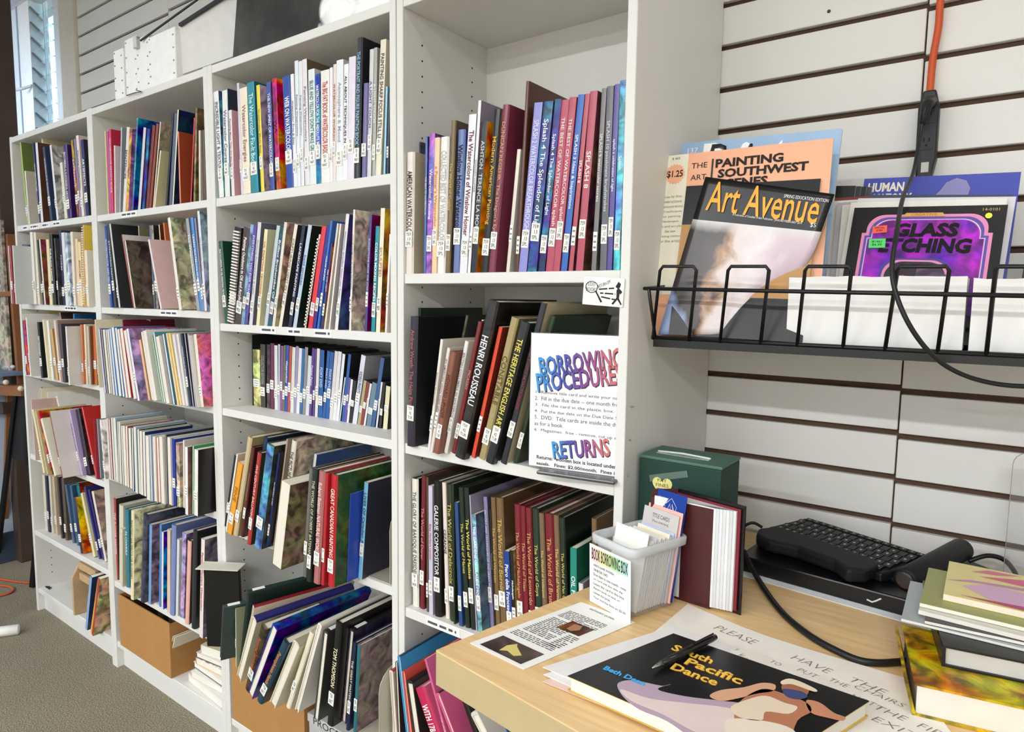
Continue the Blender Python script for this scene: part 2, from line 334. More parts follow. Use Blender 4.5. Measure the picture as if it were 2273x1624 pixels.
# ---------------------------------------------------------------- books, booklets and DVD cases
TABLE = '''
ROW B4A|book|1.462|759/.13/SPL
-.112 .05 0 .003 .2958 .8764 0 P *445 *445 000
-.1086 .004 0 .0231 .2636 1.0869 0 H e6dad2 d0c09e 433 AMERICAN WATERCOLORS
-.0506 .004 0 .0058 .2902 .9718 0 P 4a68b0 *558 eee THE BEST OF WATERCOLOR
-.0444 .004 0 .0155 .2945 1.9867 0 P *97b *558 eee Watercolor Painting
-.0277 .004 0 .0132 .284 1.8109 0 P edc9a0 e0c8a8 c86 a Painter's Watercolor
-.0141 .004 0 .0237 .2836 1.9687 0 H eeece6 ddd bbb COLLECTED BEST OF WATERCOLOR
.0101 .004 0 .0135 .3135 2.9064 0 H 74603f 5f4c3a d8b870 The World of Copley
.0315 .004 0 .0199 .2921 2.5052 0 H 6678aa *68a 223 Winslow Homer Watercolors
.0518 .004 0 .0195 .3187 4.1728 0 P e6e6ee *99a 733 The Watercolors of Winslow Homer
.0736 .004 0 .0073 .3424 4.3199 0 P e4e4e6 857d96 999 EDWARD HOPPER
.0814 .004 0 .0153 .3003 5.1003 0 P 121214 *c83 ccc ASHTON  TERENCE LA MOUE
.1073 .004 0 .0193 .3203 5.4042 0 H 131313 *c83 dcae3a Modern American Painting
.1271 .004 0 .0171 .3259 5.6968 0 H 7c3046 7c3046 caa080 DUNCAN REGEHR  The Dragon's Eye
.1736 .004 0 .0079 .2361 5.7396 0 P dcd6c4 d2ccc8 000
.1958 .004 0 .0076 .359 3.1093 0 H 5a3422 5a3424 000
.2038 .004 0 .0187 .3175 5.7158 0 P 8c8cca *446 ddf SPLASH 2 WATERCOLOR BREAKTHROUGHS
.2245 .004 0 .0215 .3164 5.7378 0 P *458 *547 eef Splash 4 The Splendor of Light
.2501 .004 0 .0147 .3164 5.6415 0 P *458 *547 eef Splash 4 The Splendor of Light
.2675 .004 0 .0155 .3126 5.3391 0 P b0485c a04050 f0dcd8 THE BEST OF WATERCOLOR splash 6
.2835 .004 0 .0146 .3147 5.3958 0 P b0485c a04050 f0dcd8 THE BEST OF WATERCOLOR splash 6
.3013 .004 0 .0132 .3164 5.3821 0 P 2f62b4 26314a eee SPLASH 3 Ideas & Inspirations
.3182 .004 0 .0093 .315 4.9917 0 P b04a5c *644 f4e8e4 SPLASH 8
.3337 .004 0 .0151 .3175 3.9537 0 P b04a5c *644 f4e8e4 SPLASH 8
.3668 .004 0 .0093 .3176 2.2241 0 P 767070 *555 ddd SPLASH 9 watercolor secrets
.3838 .004 0 .0131 .3191 .9511 0 P 626068 555 ccd SPLASH 10 passionate brushstrokes
.3981 .004 0 .01 .3199 1.0373 0 P 52488e 52488e e8e4f4 splash a celebration of light
.4112 .004 0 .0122 .3245 .5417 0 P *7ac *7ac eef Splash
ROW B4B|book|1.077|759/.42/TUR
-.1119 .045 0 .0073 .3089 .8209 0 H 26382a 26382a ca8 THE WORLD
-.0888 -.0136 0 .0231 .2913 2.3604 0 H 2b2530 1a191c a66 Andrew Wyeth: The Helga Pictures
-.0428 .05 0 .0068 .3051 14.083 0 H *443 2a2826 ddd HISTORY OF ART
-.0115 -.0267 0 .0071 .2487 8.7352 0 H e6e0d8 d8d2c6 876 American Watercolors
-.0039 -.0272 0 .008 .2349 12.221 0 H e0d6ce d0c6ba 867 AN AMERICAN VISION THREE GENERATIONS
.0047 -.025 0 .0141 .2274 12.221 0 H 8c5646 8a5c48 5a2a22 HOWARD UPHOFF
.0195 -.0078 0 .01 .2515 13.317 0 H e6e2de ddd6cc 889 BRITISH COLUMBIA IN WATERCOLOR
.0302 .0181 0 .0042 .2968 14.008 0 P e8e2d8 d8d0c0 000
.0349 0 0 .0103 .2944 14.008 0 H 7a2a28 7a2a28 c98 PICASSO
.0581 -.0186 0 .0267 .3427 14.954 0 H *2a2724 *1c1a18 eee HENRI ROUSSEAU
.0944 -.0045 0 .0087 .2857 14.169 0 P d84a2e 7a2a20 000
.1094 .0001 0 .0188 .3081 15.046 0 H a8986a 8c7c50 6a5a30 CONSTABLE
.1378 -.0142 0 .021 .3033 16.487 0 H 23262c 1c1e22 e8d85a THE HERITAGE ENGLISH ART
.1695 -.003 0 .0146 .3401 15.798 0 H 2a2a30 c8b898 8a3a3a THE ART OF J M W TURNER
.1928 .0089 0 .0107 .3138 15.694 0 H 23361f 23361f d8c84a TURNER
ROW B4C|book|.685|759/.4/WOR
-.1024 .0183 0 .0204 .3074 -.3937 0 H e6e2d6 141414 555 THE GLORY OF BAROQUE DRESDEN
-.0794 .0199 0 .0137 .3183 .9737 0 H 6b1c26 5a1820 c88 The World of Dürer
-.0547 .0176 0 .0062 .3178 -.2479 0 H 5a4a38 4a3c2c 000
-.0415 .012 0 .0118 .3017 -.4806 0 P c8c0d6 b0a8c0 a03040 Klee Norbert Lynton
-.0268 .013 0 .0197 .3153 -.7941 0 H 131313 131313 eee GALERIE COMPOSITOR
.0019 .0199 0 .0115 .3137 -2.376 0 H e6d6ce c8b8b0 222 CEZANNE
.0174 .0167 0 .0172 .3134 -2.307 0 H 2b3524 232a1e b8a858 The World of Delacroix
.0351 .0106 0 .0041 .3168 -1.241 0 H 263022 263022 000
.0496 .0121 0 .0097 .2783 -3.307 0 P 2a4a7a 2a4a7a 000
.0649 .0142 0 .0124 .3136 -4.151 0 H 1f2a20 1a221a c8b858 The World of Manet
.0794 .0158 0 .0139 .3156 -4.403 0 H 1a2420 141a16 e0cc60 The World of Matisse
.0937 .0175 0 .0033 .3006 -4.252 0 H b0a8c2 9890a8 000
.0996 .0173 0 .0115 .26 -4.706 0 P *8ab *567 fff THE GARDENS OF CLAUDE MONET
.1115 .045 0 .0103 .2942 -4.706 0 H 8a80aa 5a5462 dde HISTORY AND TECHNIQUES OF THE GREAT MASTERS
.1222 .045 0 .0041 .2694 -3.603 0 H 2a2a2a 2a2a2a a98 The World of Rodin
.1266 .045 0 .0121 .2966 -3.603 0 H 7a6040 6a5236 c8a860 The World of Watteau
.1392 .045 0 .0189 .2984 -3.446 0 H 7a6040 6a5236 c8a860 The World of Bernini
.1712 .03 0 .0146 .1918 -4.611 0 P 1f3f8c *334 fff Piero della Francesca
.1862 .03 0 .0095 .1975 -4.003 0 P 1a1a1a *c9a878 fff Michelangelo
.1985 .03 0 .0154 .2989 -3.313 0 H 7a1f2b 6a1a24 c89868 The World of Michelangelo
.2149 .03 0 .0118 .2985 -3.343 0 H 7a1f2b 6a1a24 c89868 The World of Titian
.2286 .03 0 .0146 .2975 -3.536 0 H 7a1f2b 6a1a24 c89868 The World of Leonardo
.2455 .03 0 .0164 .299 -3.709 0 H 26352b 202c24 c8b868 The World of Goya
.2629 .03 0 .0121 .2927 -3.789 0 H 7a6248 6a543c d8b878 The World of Velázquez
.276 .03 0 .0211 .2946 -3.790 0 H 7a1f2b 6a1a24 c89868 The World of Bruegel
.2979 .03 0 .0118 .2957 -3.658 0 H 7a6248 6a543c d8b878 The World of Vermeer
.3106 .03 0 .0136 .2932 -3.698 0 H 1f2c22 1a241c c8b868 The World of Van Gogh
.3323 .02 0 .0143 .2418 -1.464 0 P 1f8a78 1f6a58 fff OIL PAINTING
.3523 .02 0 .01 .1758 -2.026 0 H e4e0d4 889 000
.376 .03 0 .0109 .3064 -1.984 0 H 7a6040 6a5236 c8a860 The World of Rembrandt
ROW B4D|book|.3|
-.0853 -.05 0 .0123 .2562 -4.962 0 U b0283a d8c8bc 000
-.0726 -.05 0 .0074 .2813 -3.041 0 F 3a2a24 3a2a24 000
-.0346 -.05 0 .0095 .3019 -8.837 0 U 0d2d48 3a9ad0 000
-.023 -.05 0 .0093 .2703 -9.165 0 U c84a3a dc5848 000
-.0033 -.05 0 .022 .2558 -11.33 0 U 1c1a18 2a2622 000
.0967 -.05 0 .0318 .2674 -27.79 0 H c02252 d8608a fff WITH 178 ILLUSTRATIONS
.1331 -.05 0 .0065 .3433 -22.33 0 P d0608c d0608c f0c0d0 THE GRABBERS
.1894 -.05 0 .0118 .2942 -31.18 0 U 2a2424 d8608c 000
.2493 -.05 0 .0132 .3003 -28.09 0 H 1a1510 1a1510 d8b850 Landscapes of The Rockies
.3318 -.05 0 .0216 .3147 -38.92 0 U e2dad0 d8cfc4 000
.36 -.05 0 .0037 .3006 -28.30 0 P 2a4a8c 2a4a8c 000
.3645 -.05 0 .0129 .3002 -28.30 0 H 1a6a5a 1a6a5a fff THE WORLD
ROW B3A|book|1.686|751/.42/WAT
-.8513 .004 0 .0239 .2939 -2.675 0 P ecebe8 *69a 667 INCREDIBLE LIGHT & TEXTURE
-.8216 .004 0 .0237 .2893 -.1052 0 P ebe8e8 e0d8d8 778 Watercolor Course
-.7969 .004 0 .0036 .2926 -.1194 0 P 7fb0b4 334 000
-.7891 .004 0 .0152 .2326 -1.050 0 P e8dcdc dba9b1 a66 Painting More Than the Eye Can See
-.7416 .004 0 .0103 .2976 -1.414 0 P d8d0e2 c8c4c0 000
-.7309 .004 0 .0349 .2811 -1.347 0 P f0e4cc d8d0bc 977 Watercolor Energies
-.6914 .004 0 .032 .2894 -1.904 0 P 2a8a9a 1a6a70 cee The Watercolor Fix-It Book
-.6477 .004 0 .0149 .2765 -2.363 0 P eed840 *a9a 886 Watercolor Made Easy
-.6053 .004 0 .0174 .2756 -1.701 0 P 3f4fa0 *557 eee THE NEW SPIRIT OF WATERCOLOR
-.5785 .004 0 .018 .2811 -2.153 0 P *c24a68 *e85a28 222 WA
-.5356 .004 0 .0298 .2772 -1.776 0 P 2a4a9c 23407e fff WEB ON WATERCOLOR
-.5054 .004 0 .0133 .278 -1.243 0 P eaeaee ccc 667 Watercolor Free & Easy
-.4917 .004 0 .0142 .3068 -.3967 0 P e0e8ee ccc 889 Painting Watercolors
-.4758 .004 0 .0136 .3025 -.4658 0 P e4e4ea ccc 889 Painting Watercolors
-.4592 .004 0 .0186 .3038 -.9127 0 P e6e0e4 665840 889 Painting Watercolors
-.4402 .004 0 .0244 .2756 -.0352 0 P e2e8e8 ccc 687 BLUE AND YELLOW DON'T MAKE GREEN
-.4141 .004 0 .018 .2603 -.0114 0 P *4a74ae *68a fff WATERCOLOR FOR THE ABSOLUTE BEGINNER
-.3957 .004 0 .0308 .2641 .8647 0 P ecebe4 d8d8d0 c04a3a The BIG FAT BOOK of WATERCOLOR BASICS
-.3645 .004 0 .0112 .2657 1.1968 0 P ece8f0 ccc 000
-.3529 .004 0 .0112 .2709 1.5797 0 P e8d8d0 ccc b0683a WATERCOLOR WORKSHOP
-.3405 .004 0 .0239 .2774 1.5175 0 P e8ecee ccc aab Atmosphere & Mood
-.3162 .004 0 .0156 .2637 2.0357 0 P f0f0f4 d8d8e0 222 ALL ABOUT TECHNIQUES IN OIL
-.3002 .004 0 .0232 .2765 2.3154 0 P e4dce8 c8c0cc 000
-.2766 .004 0 .0188 .3142 2.5885 0 H 1a1f26 1a1a1e 9cc4e0 THE PORTRAIT AND FIGURE PAINTING BOOK
-.2515 .004 0 .0167 .2098 2.812 0 H 6a6292 5a5480 000
-.2306 .004 0 .0127 .2796 2.5617 0 P d0d0d4 b8b8bc 669 A LIGHT TOUCH
-.2137 .004 0 .0105 .2803 1.873 0 P aaa8a0 989690 eee A LIGHT TOUCH
-.2028 .004 0 .0177 .2934 3.9454 0 P e6dec8 c8c0a8 556 PAINTING SHARP FOCUS STILL LIFE
-.1759 .004 0 .0056 .1897 2.8247 0 P 9ad0e6 58a 000
-.1662 .004 0 .0063 .1742 1.8187 0 P 0c2032 0c2032 000
ROW B3B|book|1.328|752/MIX
-.8429 .004 0 .0175 .2367 -5.351 0 H 1f4a3a 1f4a3a eee ENCYCLOPEDIA OF OIL PAINTING TECHNIQUES
-.8249 .004 0 .0338 .2777 9.7891 0 C 131211 2a2018 000
-.7902 .004 0 .0287 .2772 11.902 0 P 4a3a34 5a4640 fff Painting Outdoors in Oil and Acrylics
-.7594 .004 0 .0152 .282 11.917 0 P *8098ac *789 000
-.7431 .004 0 .0146 .2798 11.927 0 P 5a4a9a *667 ddf EVERYTHING YOU EVER WANTED
-.7201 .004 0 .0157 .2855 10.987 0 P d6d2d8 6a6a7c 99a Painting Atmosphere & Light
-.6862 .004 0 .0146 .2646 10.881 0 P e8deae e0dab0 c05a2a OIL PAINTING TECHNIQUES
-.6486 .004 0 .0139 .2752 14.165 0 P c0ccd0 *9ab 000
-.629 .004 0 .0144 .276 13.475 0 P *34505e *456 eee Brilliant Brushstrokes Oil
-.6119 .004 0 .0117 .2808 13.086 0 P e0d8cc *c9b39c 000
-.5823 .004 0 .0131 .2773 16.244 0 P e6deca 3a3a42 766 CAPTURING LIGHT IN OIL
-.541 .004 0 .0129 .2707 14.386 0 P 20223c *334 eef LANDSCAPE PAINTING
-.5208 .004 0 .0145 .2716 15.323 0 P b8c8d8 1a2a20 3a80b0 bold strokes
-.4714 .004 0 .0059 .2441 15.335 0 C e6dad0 2a1a18 000
-.4579 .004 0 .0165 .2631 13.733 0 P d8323c c02a34 000
-.4387 .004 0 .0112 .2619 13.557 0 P 2a2a8a 2a2a8a 000
-.4217 .004 0 .0079 .2727 12.478 0 P 3a6aba 3a6aba fff COLOR RECIPES
-.4068 .004 0 .007 .2162 11.722 0 P 2a2a82 *a4483a eee FIRE AND LIGHT
-.3938 .004 0 .0058 .264 12.142 0 P e0d4c8 d8ccc0 000
-.3755 .004 0 .0051 .2608 10.526 0 P ece4e0 d8d0c8 000
-.3528 .004 0 .0117 .2825 9.7091 0 P e4dfe2 *447 77a Watercolor Simplified Watercolor Color
-.2995 .004 0 .0066 .2874 3.9344 0 H f0eae2 *d8ccc0 667 COLOR HARMONY IN YOUR PAINTINGS
-.2438 .004 0 .008 .2718 4.4477 0 P 4a3a82 *6a2a5a cce SUGGESTIONS FROM THE START
-.2209 .004 0 .0125 .2448 4.3413 0 P 1f8a96 1a7a84 fff COLOR MIXING RECIPES
-.2047 .004 0 .0136 .2841 3.9055 0 P f0e0c8 *b8905a a86 SCULPTED
-.1741 .004 0 .0061 .2244 4.3599 0 P f0e4dc e0d4cc 000
ROW B3C|dvd_case|1.078|
-.8397 .085 0 .003 .2154 1.4206 0 D 3a3836 2a2a2a 000
-.8328 .085 0 .0351 .1715 .2516 0 D *c8c592 *b8b488 000
-.7973 .085 0 .0237 .1891 1.5887 0 D 444238 2a2a26 aaa COLLECTOR EDITION
-.7662 .085 0 .0159 .1894 1.9189 0 D *4a4246 222 000
-.7483 .085 0 .0175 .1945 2.1393 0 D 6a2a4c 3a1a2a 000
-.7279 .085 0 .0148 .1893 1.5144 0 D dddcd8 222 000
-.7127 .085 0 .011 .1935 2.2827 0 D b0b0ca 222 000
-.7013 .085 0 .0109 .1895 3.3322 0 D 8a5a82 222 000
-.6899 .085 0 .0099 .1919 3.6656 0 D 666a5a 222 000
-.6796 .085 0 .0139 .1931 4.0014 0 D 3a4a9c 222 fff Watercolour
-.6653 .085 0 .0115 .1913 4.4777 0 D b05442 222 000
-.6533 .085 0 .0149 .1894 4.8381 0 D d8d8ce 222 000
-.6379 .085 0 .0118 .1931 5.3357 0 D 9a92b2 222 000
-.6257 .085 0 .014 .1885 5.6134 0 D e0dcde 222 000
-.6105 .085 0 .0113 .1879 5.536 0 D 2a6aa2 222 000
-.5977 .085 0 .0133 .1925 5.3675 0 D 8a8a88 222 000
-.5836 .085 0 .0151 .1697 5.7943 0 D d0d4d8 222 000
-.5681 .085 0 .0114 .1917 5.827 0 D 5a3a82 222 ddf Pastel Paint
-.5526 .085 0 .0081 .1894 4.9192 0 D 5a4284 222 000
-.5423 .085 0 .0121 .1911 4.4657 0 D e0d8d0 222 000
-.5279 .085 0 .0179 .1879 4.1954 0 D 225a9a 1a1a20 cdf FOXY DVD
-.5092 .085 0 .0117 .1881 7.5971 0 D 2a5a9c 222 cdf FOXY DVD
-.4964 .085 0 .0154 .1862 7.5644 0 D 2a5a9c 222 cdf FOXY DVD
-.4804 .085 0 .0133 .1901 8.251 0 D d8d2d0 222 000
-.4666 .085 0 .0139 .1898 8.5015 0 D e0dcdc 222 000
-.4521 .085 0 .0112 .1849 9.4079 0 D e4e4ec 222 000
-.439 .085 0 .0051 .1228 11.583 0 D c8c8da 222 000
-.4293 .085 0 .0105 .1858 9.7261 0 D 2a5a9a 16181c 000
-.4183 .085 0 .0073 .1222 9.8256 0 D 6a52a2 222 000
-.4088 .085 0 .0084 .1189 9.4398 0 D e6e6e6 222 000
-.3993 .085 0 .0125 .1172 9.6572 0 D 242424 222 000
-.3862 .085 0 .0168 .1881 11.693 0 D d8d8e4 a8a8b0 447 VIDEO PHOTO
-.3659 .085 0 .0103 .1219 12.792 0 D b0a272 222 000
-.3549 .085 0 .0104 .1194 13.276 0 D 8a3c3a 222 000
-.3422 .085 0 .0072 .1152 13.041 0 D e0e0e0 222 000
-.3324 .085 0 .0171 .1194 12.314 0 D 6a8292 222 000
-.3135 .085 0 .0126 .1854 11.937 0 D 3a5c8c 16202c 000
-.2959 .085 0 .0061 .1211 9.9195 0 D d8dce0 222 000
-.2854 .085 0 .0094 .1211 8.1835 0 D 262626 222 000
-.2698 .085 0 .0151 .112 6.5757 0 D e0d8b2 222 000
ROW B3D|book|.722|759/.11/BAT
-.8628 -.0035 0 .0102 .235 15.821 0 P 1a1a1a 1a1a1a 000
-.8307 -.0183 0 .007 .247 16.166 0 P e6e2d6 d8d0c0 000
-.8077 -.0281 0 .022 .2307 17.319 0 P e8a030 d89028 a62 FINE
-.7793 -.0276 0 .0199 .313 16.400 0 H c8b48c a89468 000
-.7467 -.0235 0 .0112 .2801 14.526 0 H 5a2222 4a1a1a a87068 GEORGES BRAQUE
-.7347 0 0 .0171 .3085 14.526 0 H 2a3a52 2a3a4a 9ac BLUE
-.6819 -.0449 0 .0162 .2761 13.123 0 H b03232 3a3a30 e0c0b0 FIVE CENTURY BALLPOINT
-.6528 -.042 0 .0313 .3055 13.275 0 H *6f93b8 *3f4438 000
-.6191 -.0254 0 .0073 .2815 13.564 0 H 1f2c6c 20242c eee the HISTORY of ART
-.607 -.011 0 .006 .3177 12.855 0 H b09c8a 8a7a6a 000
-.5994 0 0 .0197 .3153 12.665 0 H e0d8c8 *cfc4b0 443 THE PICTURE HISTORY OF PAINTING
-.555 .05 0 .0146 .2702 11.365 0 F 3a5a9a 3a5a9a 000
-.4995 -.0872 0 .0392 .2337 11.654 0 F *8a7a66 *8a7a66 000
-.374 -.0874 0 .0124 .2791 6.8866 0 H 6a6a62 55554e 000
-.3445 -.0989 0 .0152 .286 6.5913 0 H 1a2a25 16201c c8c0a0 THE WORLD OF ROBERT BATEMAN
-.3245 -.0946 0 .0218 .2822 5.7148 0 H b06c6a 8a5654 e8d0c8 Robert Bateman NATURAL WORLDS
-.2971 -.0918 0 .0096 .2773 4.6569 0 H b4242e a82028 000
-.2832 -.0846 0 .0221 .276 3.85 0 H b8242e *36502c f0d8c8 GREAT CANADIAN PAINTING
-.2606 -.0427 0 .003 .2216 3.85 0 P 3858c0 2a4ab4 000
-.2572 -.0111 0 .0138 .2479 5.9441 0 P 7cb8d8 2a2a3a 345 LIVES OF Canadian Artists
ROW B3E|book|.342|758/ART
-.8262 -.0504 0 .0146 .2147 23.37 22 U 2f4548 3a4a4a 000
-.7448 -.0495 0 .0069 .1825 4.2456 19.2 P e0dcc8 8a9070 000
-.7375 -.0428 0 .0138 .2859 20.926 16.5 U 1f3a34 182e2a 000
-.7223 -.0422 0 .0116 .2497 24.453 13.8 U 8a2028 e0d4c4 000
-.7092 -.0649 0 .0087 .2356 27.733 11 U d8d0c0 e0d8c8 000
-.6989 -.0747 0 .0259 .2481 27.733 8.2 U 2a2a6c d8ceb0 000
-.6298 -.0944 0 .0269 .2372 24.601 5.5 H *3a3028 *6a6252 c06038 Personal Landscapes
-.5999 -.1027 0 .0254 .2762 28.858 2.8 U *354a8a *3a3a8a 000
-.5561 -.1063 0 .023 .241 30.753 0 H 1f4052 1a3444 d88848 Pennsylvania Hands
-.5162 -.0924 0 .0254 .2387 28.077 0 U a09882 d8d0b8 000
-.4676 -.078 0 .0162 .2613 23.804 0 H e6dec6 c8bfa8 000
-.4354 -.0724 0 .0147 .2865 20.897 0 U e2dcd0 e8e4dc 000
-.3684 -.0646 0 .0187 .253 10.090 0 U 2a2a2a 3a3a38 000
-.3243 -.0609 0 .0225 .2836 8.0017 0 H 1a1a18 141412 e8e0b8 TOM THOMSON
-.3011 -.0316 0 .0161 .2604 8.0017 0 U 1c1c1c *3a3044 000
-.2675 -.0467 0 .0109 .2384 7.3899 0 H 1a2442 1a2442 d8d0a8 THE GREAT MASTERS
-.2451 -.0434 0 .0118 .2334 4.7336 0 H 2a6a70 *887a78 000
ROW B1A|book|1.69|
-2.374 .05 0 .0104 .3543 -4.040 0 P *77704a *77704a 000
-2.3632 .05 0 .0099 .3374 5.5743 0 P d8ccb0 d8ccb0 000
-2.2889 .004 0 .014 .3327 -5.458 0 P a6c45e 6a7a40 000
-2.2744 .004 0 .0144 .2149 -3.765 0 P e0dad0 c8c0b6 000
-2.2045 .04 0 .011 .354 .548 0 H e8dcb8 e8dcb8 000
-2.1605 .004 0 .0158 .3135 -5.427 0 P 223062 2a2a50 eee WATERCOLOR
-2.1442 .004 0 .0232 .3101 -2.999 0 P e6e2ea 5a3a2c 000
-2.051 .004 0 .0208 .2868 -7.802 0 P 2a3c5c 2a3c5c dde WATERCOLOUR WORKSHOP
-2.0277 .03 0 .0115 .2759 -1.081 0 P *a85a4a *654 000
-1.991 .004 0 .0176 .2851 -6.200 0 P e6e6ea *bab8b4 000
-1.9159 .004 0 .0228 .2093 -5.747 0 P e6e2d2 c8c4b4 000
-1.8917 .004 0 .0295 .2704 -2.330 0 H 3a1c62 3a1c62 e8e0f0 BECOMING A SUCCESSFUL ARTIST
-1.8061 .004 0 .0197 .2785 -4.426 0 P *b88850 2a2a3a eee EXPRESSIVE
-1.786 .004 0 .0158 .2799 -3.506 0 P 8a80a2 6a6080 000
-1.766 .004 0 .021 .2891 -3.382 0 P ecdedc d8c8c4 556 Painting Watercolor
-1.7294 .004 0 .0246 .2691 -3.500 0 P 22225c 24242c fff ARTEFFECTS
ROW B1B|book|1.364|
-2.3112 .05 0 .0051 .3129 -16.30 18 P b83848 b83848 000
-2.3054 -.012 0 .0115 .244 -.557 12 P 2a52a2 2a4a90 000
-2.2935 -.012 0 .011 .2413 -.557 6 P 8a908e 8a908e 000
-2.2821 -.07 0 .0157 .235 -.5662 0 F 1a1a1a 1a1a1a 000
-2.2651 -.07 0 .0136 .2343 -.7722 0 P b04c54 a04048 000
-2.2512 -.012 0 .0163 .2384 -.7669 0 P *5a6462 *565 000
-2.2344 -.07 0 .011 .2333 .0798 0 P c6cac8 c6cac8 000
-2.2224 -.012 0 .02 .2902 -.0841 0 H e6e2da e6e2da 000
-2.1736 -.012 0 .021 .2868 -1.274 0 P e4dccc ccc0a8 000
-2.1259 -.012 0 .0163 .2564 -5.472 0 P 222 222 000
-2.1091 -.012 0 .0133 .2578 -4.597 0 P e0dcd4 *7a5044 000
-2.0562 -.012 0 .0259 .2541 -.9589 0 P e8d8b0 d8c8a0 000
-2.0256 -.012 0 .021 .2733 -1.016 0 H 1a1a1a 1a1a1a fff THE BLACK CANOE
-1.9746 -.012 0 .0115 .256 -1.886 0 P *444 *333 000
-1.9626 0 0 .021 .2857 -.735 0 P 3a3c5a 3a3c5a ccd FORM
-1.9044 -.012 0 .0242 .2728 -1.675 0 P dce0e0 c8ccc8 000
-1.8771 -.012 0 .0239 .2703 -1.753 0 P *c4d0d8 *b8c8d4 000
-1.8324 -.012 0 .02 .2725 .1927 0 P e8dcc8 e8dcc8 000
-1.7972 -.012 0 .0227 .2453 .7706 0 P e8caac d8b898 000
-1.7741 -.012 0 .02 .2335 1.1404 0 P e8d49c e8d49c 8a5a20 ANATOMY
-1.7416 -.012 0 .0106 .2927 3.6436 0 C e0a262 e8c850 000
-1.7202 -.012 0 .0194 .2018 .7095 0 P e8e0cc e4dccc 000
ROW B1C|booklet|1.077|
-2.2328 .05 0 .0088 .2955 -34.22 18 P d8d044 d0c83a 000
-2.2218 -.0506 0 .0142 .2474 -5.458 13.5 P d8d8d0 c8c8c0 000
-2.2071 -.055 0 .0061 .2221 -4.917 9 P 141414 141414 000
-2.2006 -.0558 0 .0199 .2212 -4.917 4.5 H *b85a6c *b85a6c 000
-2.1371 -.0657 0 .011 .2362 -3.096 0 P e4e0d8 e4e0d8 000
-2.0756 .05 0 .0126 .2617 -14.91 0 P b09092 4a3a36 000
-2.0622 -.0531 0 .0208 .2194 -3.123 0 P 161616 161616 fff DICTIONARY
-2.041 .05 0 .012 .2562 7.6469 0 P 3a8aca 1a6ab2 000
-1.9714 -.0603 0 .0121 .2327 -6.424 0 F e0d8b8 e0d8b8 000
-1.9589 -.053 0 .0198 .2284 -5.822 0 P e6e2da d0ccc0 000
-1.9247 -.0506 0 .0207 .1977 -9.808 0 P c8a26a b08a50 000
-1.8827 -.0545 0 .0173 .2308 -6.286 0 P e0c8ba c8b0a0 000
-1.8566 -.0584 0 .0163 .2326 -5.319 0 P 9a8278 8a7268 000
-1.8398 -.0568 0 .0193 .2191 -3.681 0 P 4a4248 3a3238 000
-1.7535 -.0712 0 .0105 .2136 -1.390 0 P e4e0d8 d0ccc4 000
-1.7425 -.0296 0 .0122 .2202 .7701 0 P c87a52 b86a42 000
-1.7299 -.0226 0 .0115 .2214 .7701 0 P e8dcc2 d0c4a8 000
-1.718 -.0173 0 .0122 .2147 .7701 0 P c8bcb0 b0a498 000
-1.7054 -.0135 0 .003 .2154 1.1961 0 P 8a5232 7a4528 000
-1.702 -.0058 0 .022 .2157 1.8585 0 P c06c3c a85a2c 000
ROW B1D|book|.713|
-2.3733 .05 0 .0115 .2838 -5.194 14 P e0d4b8 d6ccae 000
-2.2558 .05 0 .0107 .2912 -26.35 10.5 P e4e0d8 e4e0d8 000
-2.2435 -.03 0 .0059 .2547 -3.351 7 P e4d8d0 c8a8a0 000
-2.0935 .05 0 .017 .3019 -31.96 3.5 P e6e2da e6e2da 000
-1.9793 -.0919 0 .0141 .2539 -18.20 0 P e8dcb2 d0c498 000
-1.9549 -.0865 0 .0055 .2513 -19.63 0 P d8caa2 c0b288 000
-1.9318 -.082 0 .0141 .2565 -23.18 0 P *b2543e *b2543e 000
-1.8979 -.0827 0 .0178 .2336 -27.27 0 P e6dec8 e6dec8 000
-1.8581 -.0644 0 .0103 .2601 -20.42 0 H *2c2a1a *2c2a1a 000
-1.8467 -.0748 0 .0075 .2617 -20.42 0 P 8a1c26 dcd4d0 000
-1.8383 -.0153 0 .0133 .2571 -19.90 0 H b09cc2 b09cc2 5a4a8a KAETHE KOLLWITZ
-1.8237 -.0018 0 .0284 .2584 -17.04 0 H *241c34 *3a2428 000
-1.768 .0152 0 .0111 .2441 -16.41 0 P 2a5c4a 2a5c4a 000
-1.7369 -.003 0 .0103 .2807 -20.62 0 H c82c28 c82c28 000
-1.7255 .0172 0 .0061 .2242 -7.044 0 P e4dcd8 6a2a2a 000
-1.719 .0198 0 .0174 .223 -7.044 0 P 5a5c68 4a4c58 000
ROW B1E|book|.37|
-2.3659 .032 0 .0268 .2505 -.5172 0 P d8ccba c8bcaa 000
-2.3294 .0303 0 .0197 .2508 -1.439 0 P 1f2642 1f2642 000
-2.3092 .0362 0 .02 .2536 -.4517 0 P d8d0c0 d8d0c0 000
-2.2693 .0377 0 .02 .2567 -1.267 0 P c8b292 c8b292 000
-2.2012 .0331 0 .02 .2654 -2.912 0 P 3a3232 3a3232 000
-2.163 .0347 0 .02 .2665 -2.297 0 H 5a4c42 5a4c42 000
-2.0986 .0388 0 .0196 .2454 -12.14 0 P 4a6282 4a6282 000
-2.0534 .038 0 .0207 .2507 -9.743 0 P 3a5c7c 2a4c6c 000
-2.0205 .05 0 .0292 .2643 -9.628 0 P *3a7a7c *8a3a34 000
-1.9447 .0101 0 .0238 .2252 -11.41 0 P 2a2a4a *c8903a 000
-1.8639 .0235 0 .0197 .2585 -20.54 0 P e8deb2 d0c498 000
-1.8262 .0286 0 .0137 .2905 -21.32 0 P 2a2c7a 22246a 000
-1.8089 .0341 0 .0173 .2801 -21.75 0 P 3a2c6c 2a2050 000
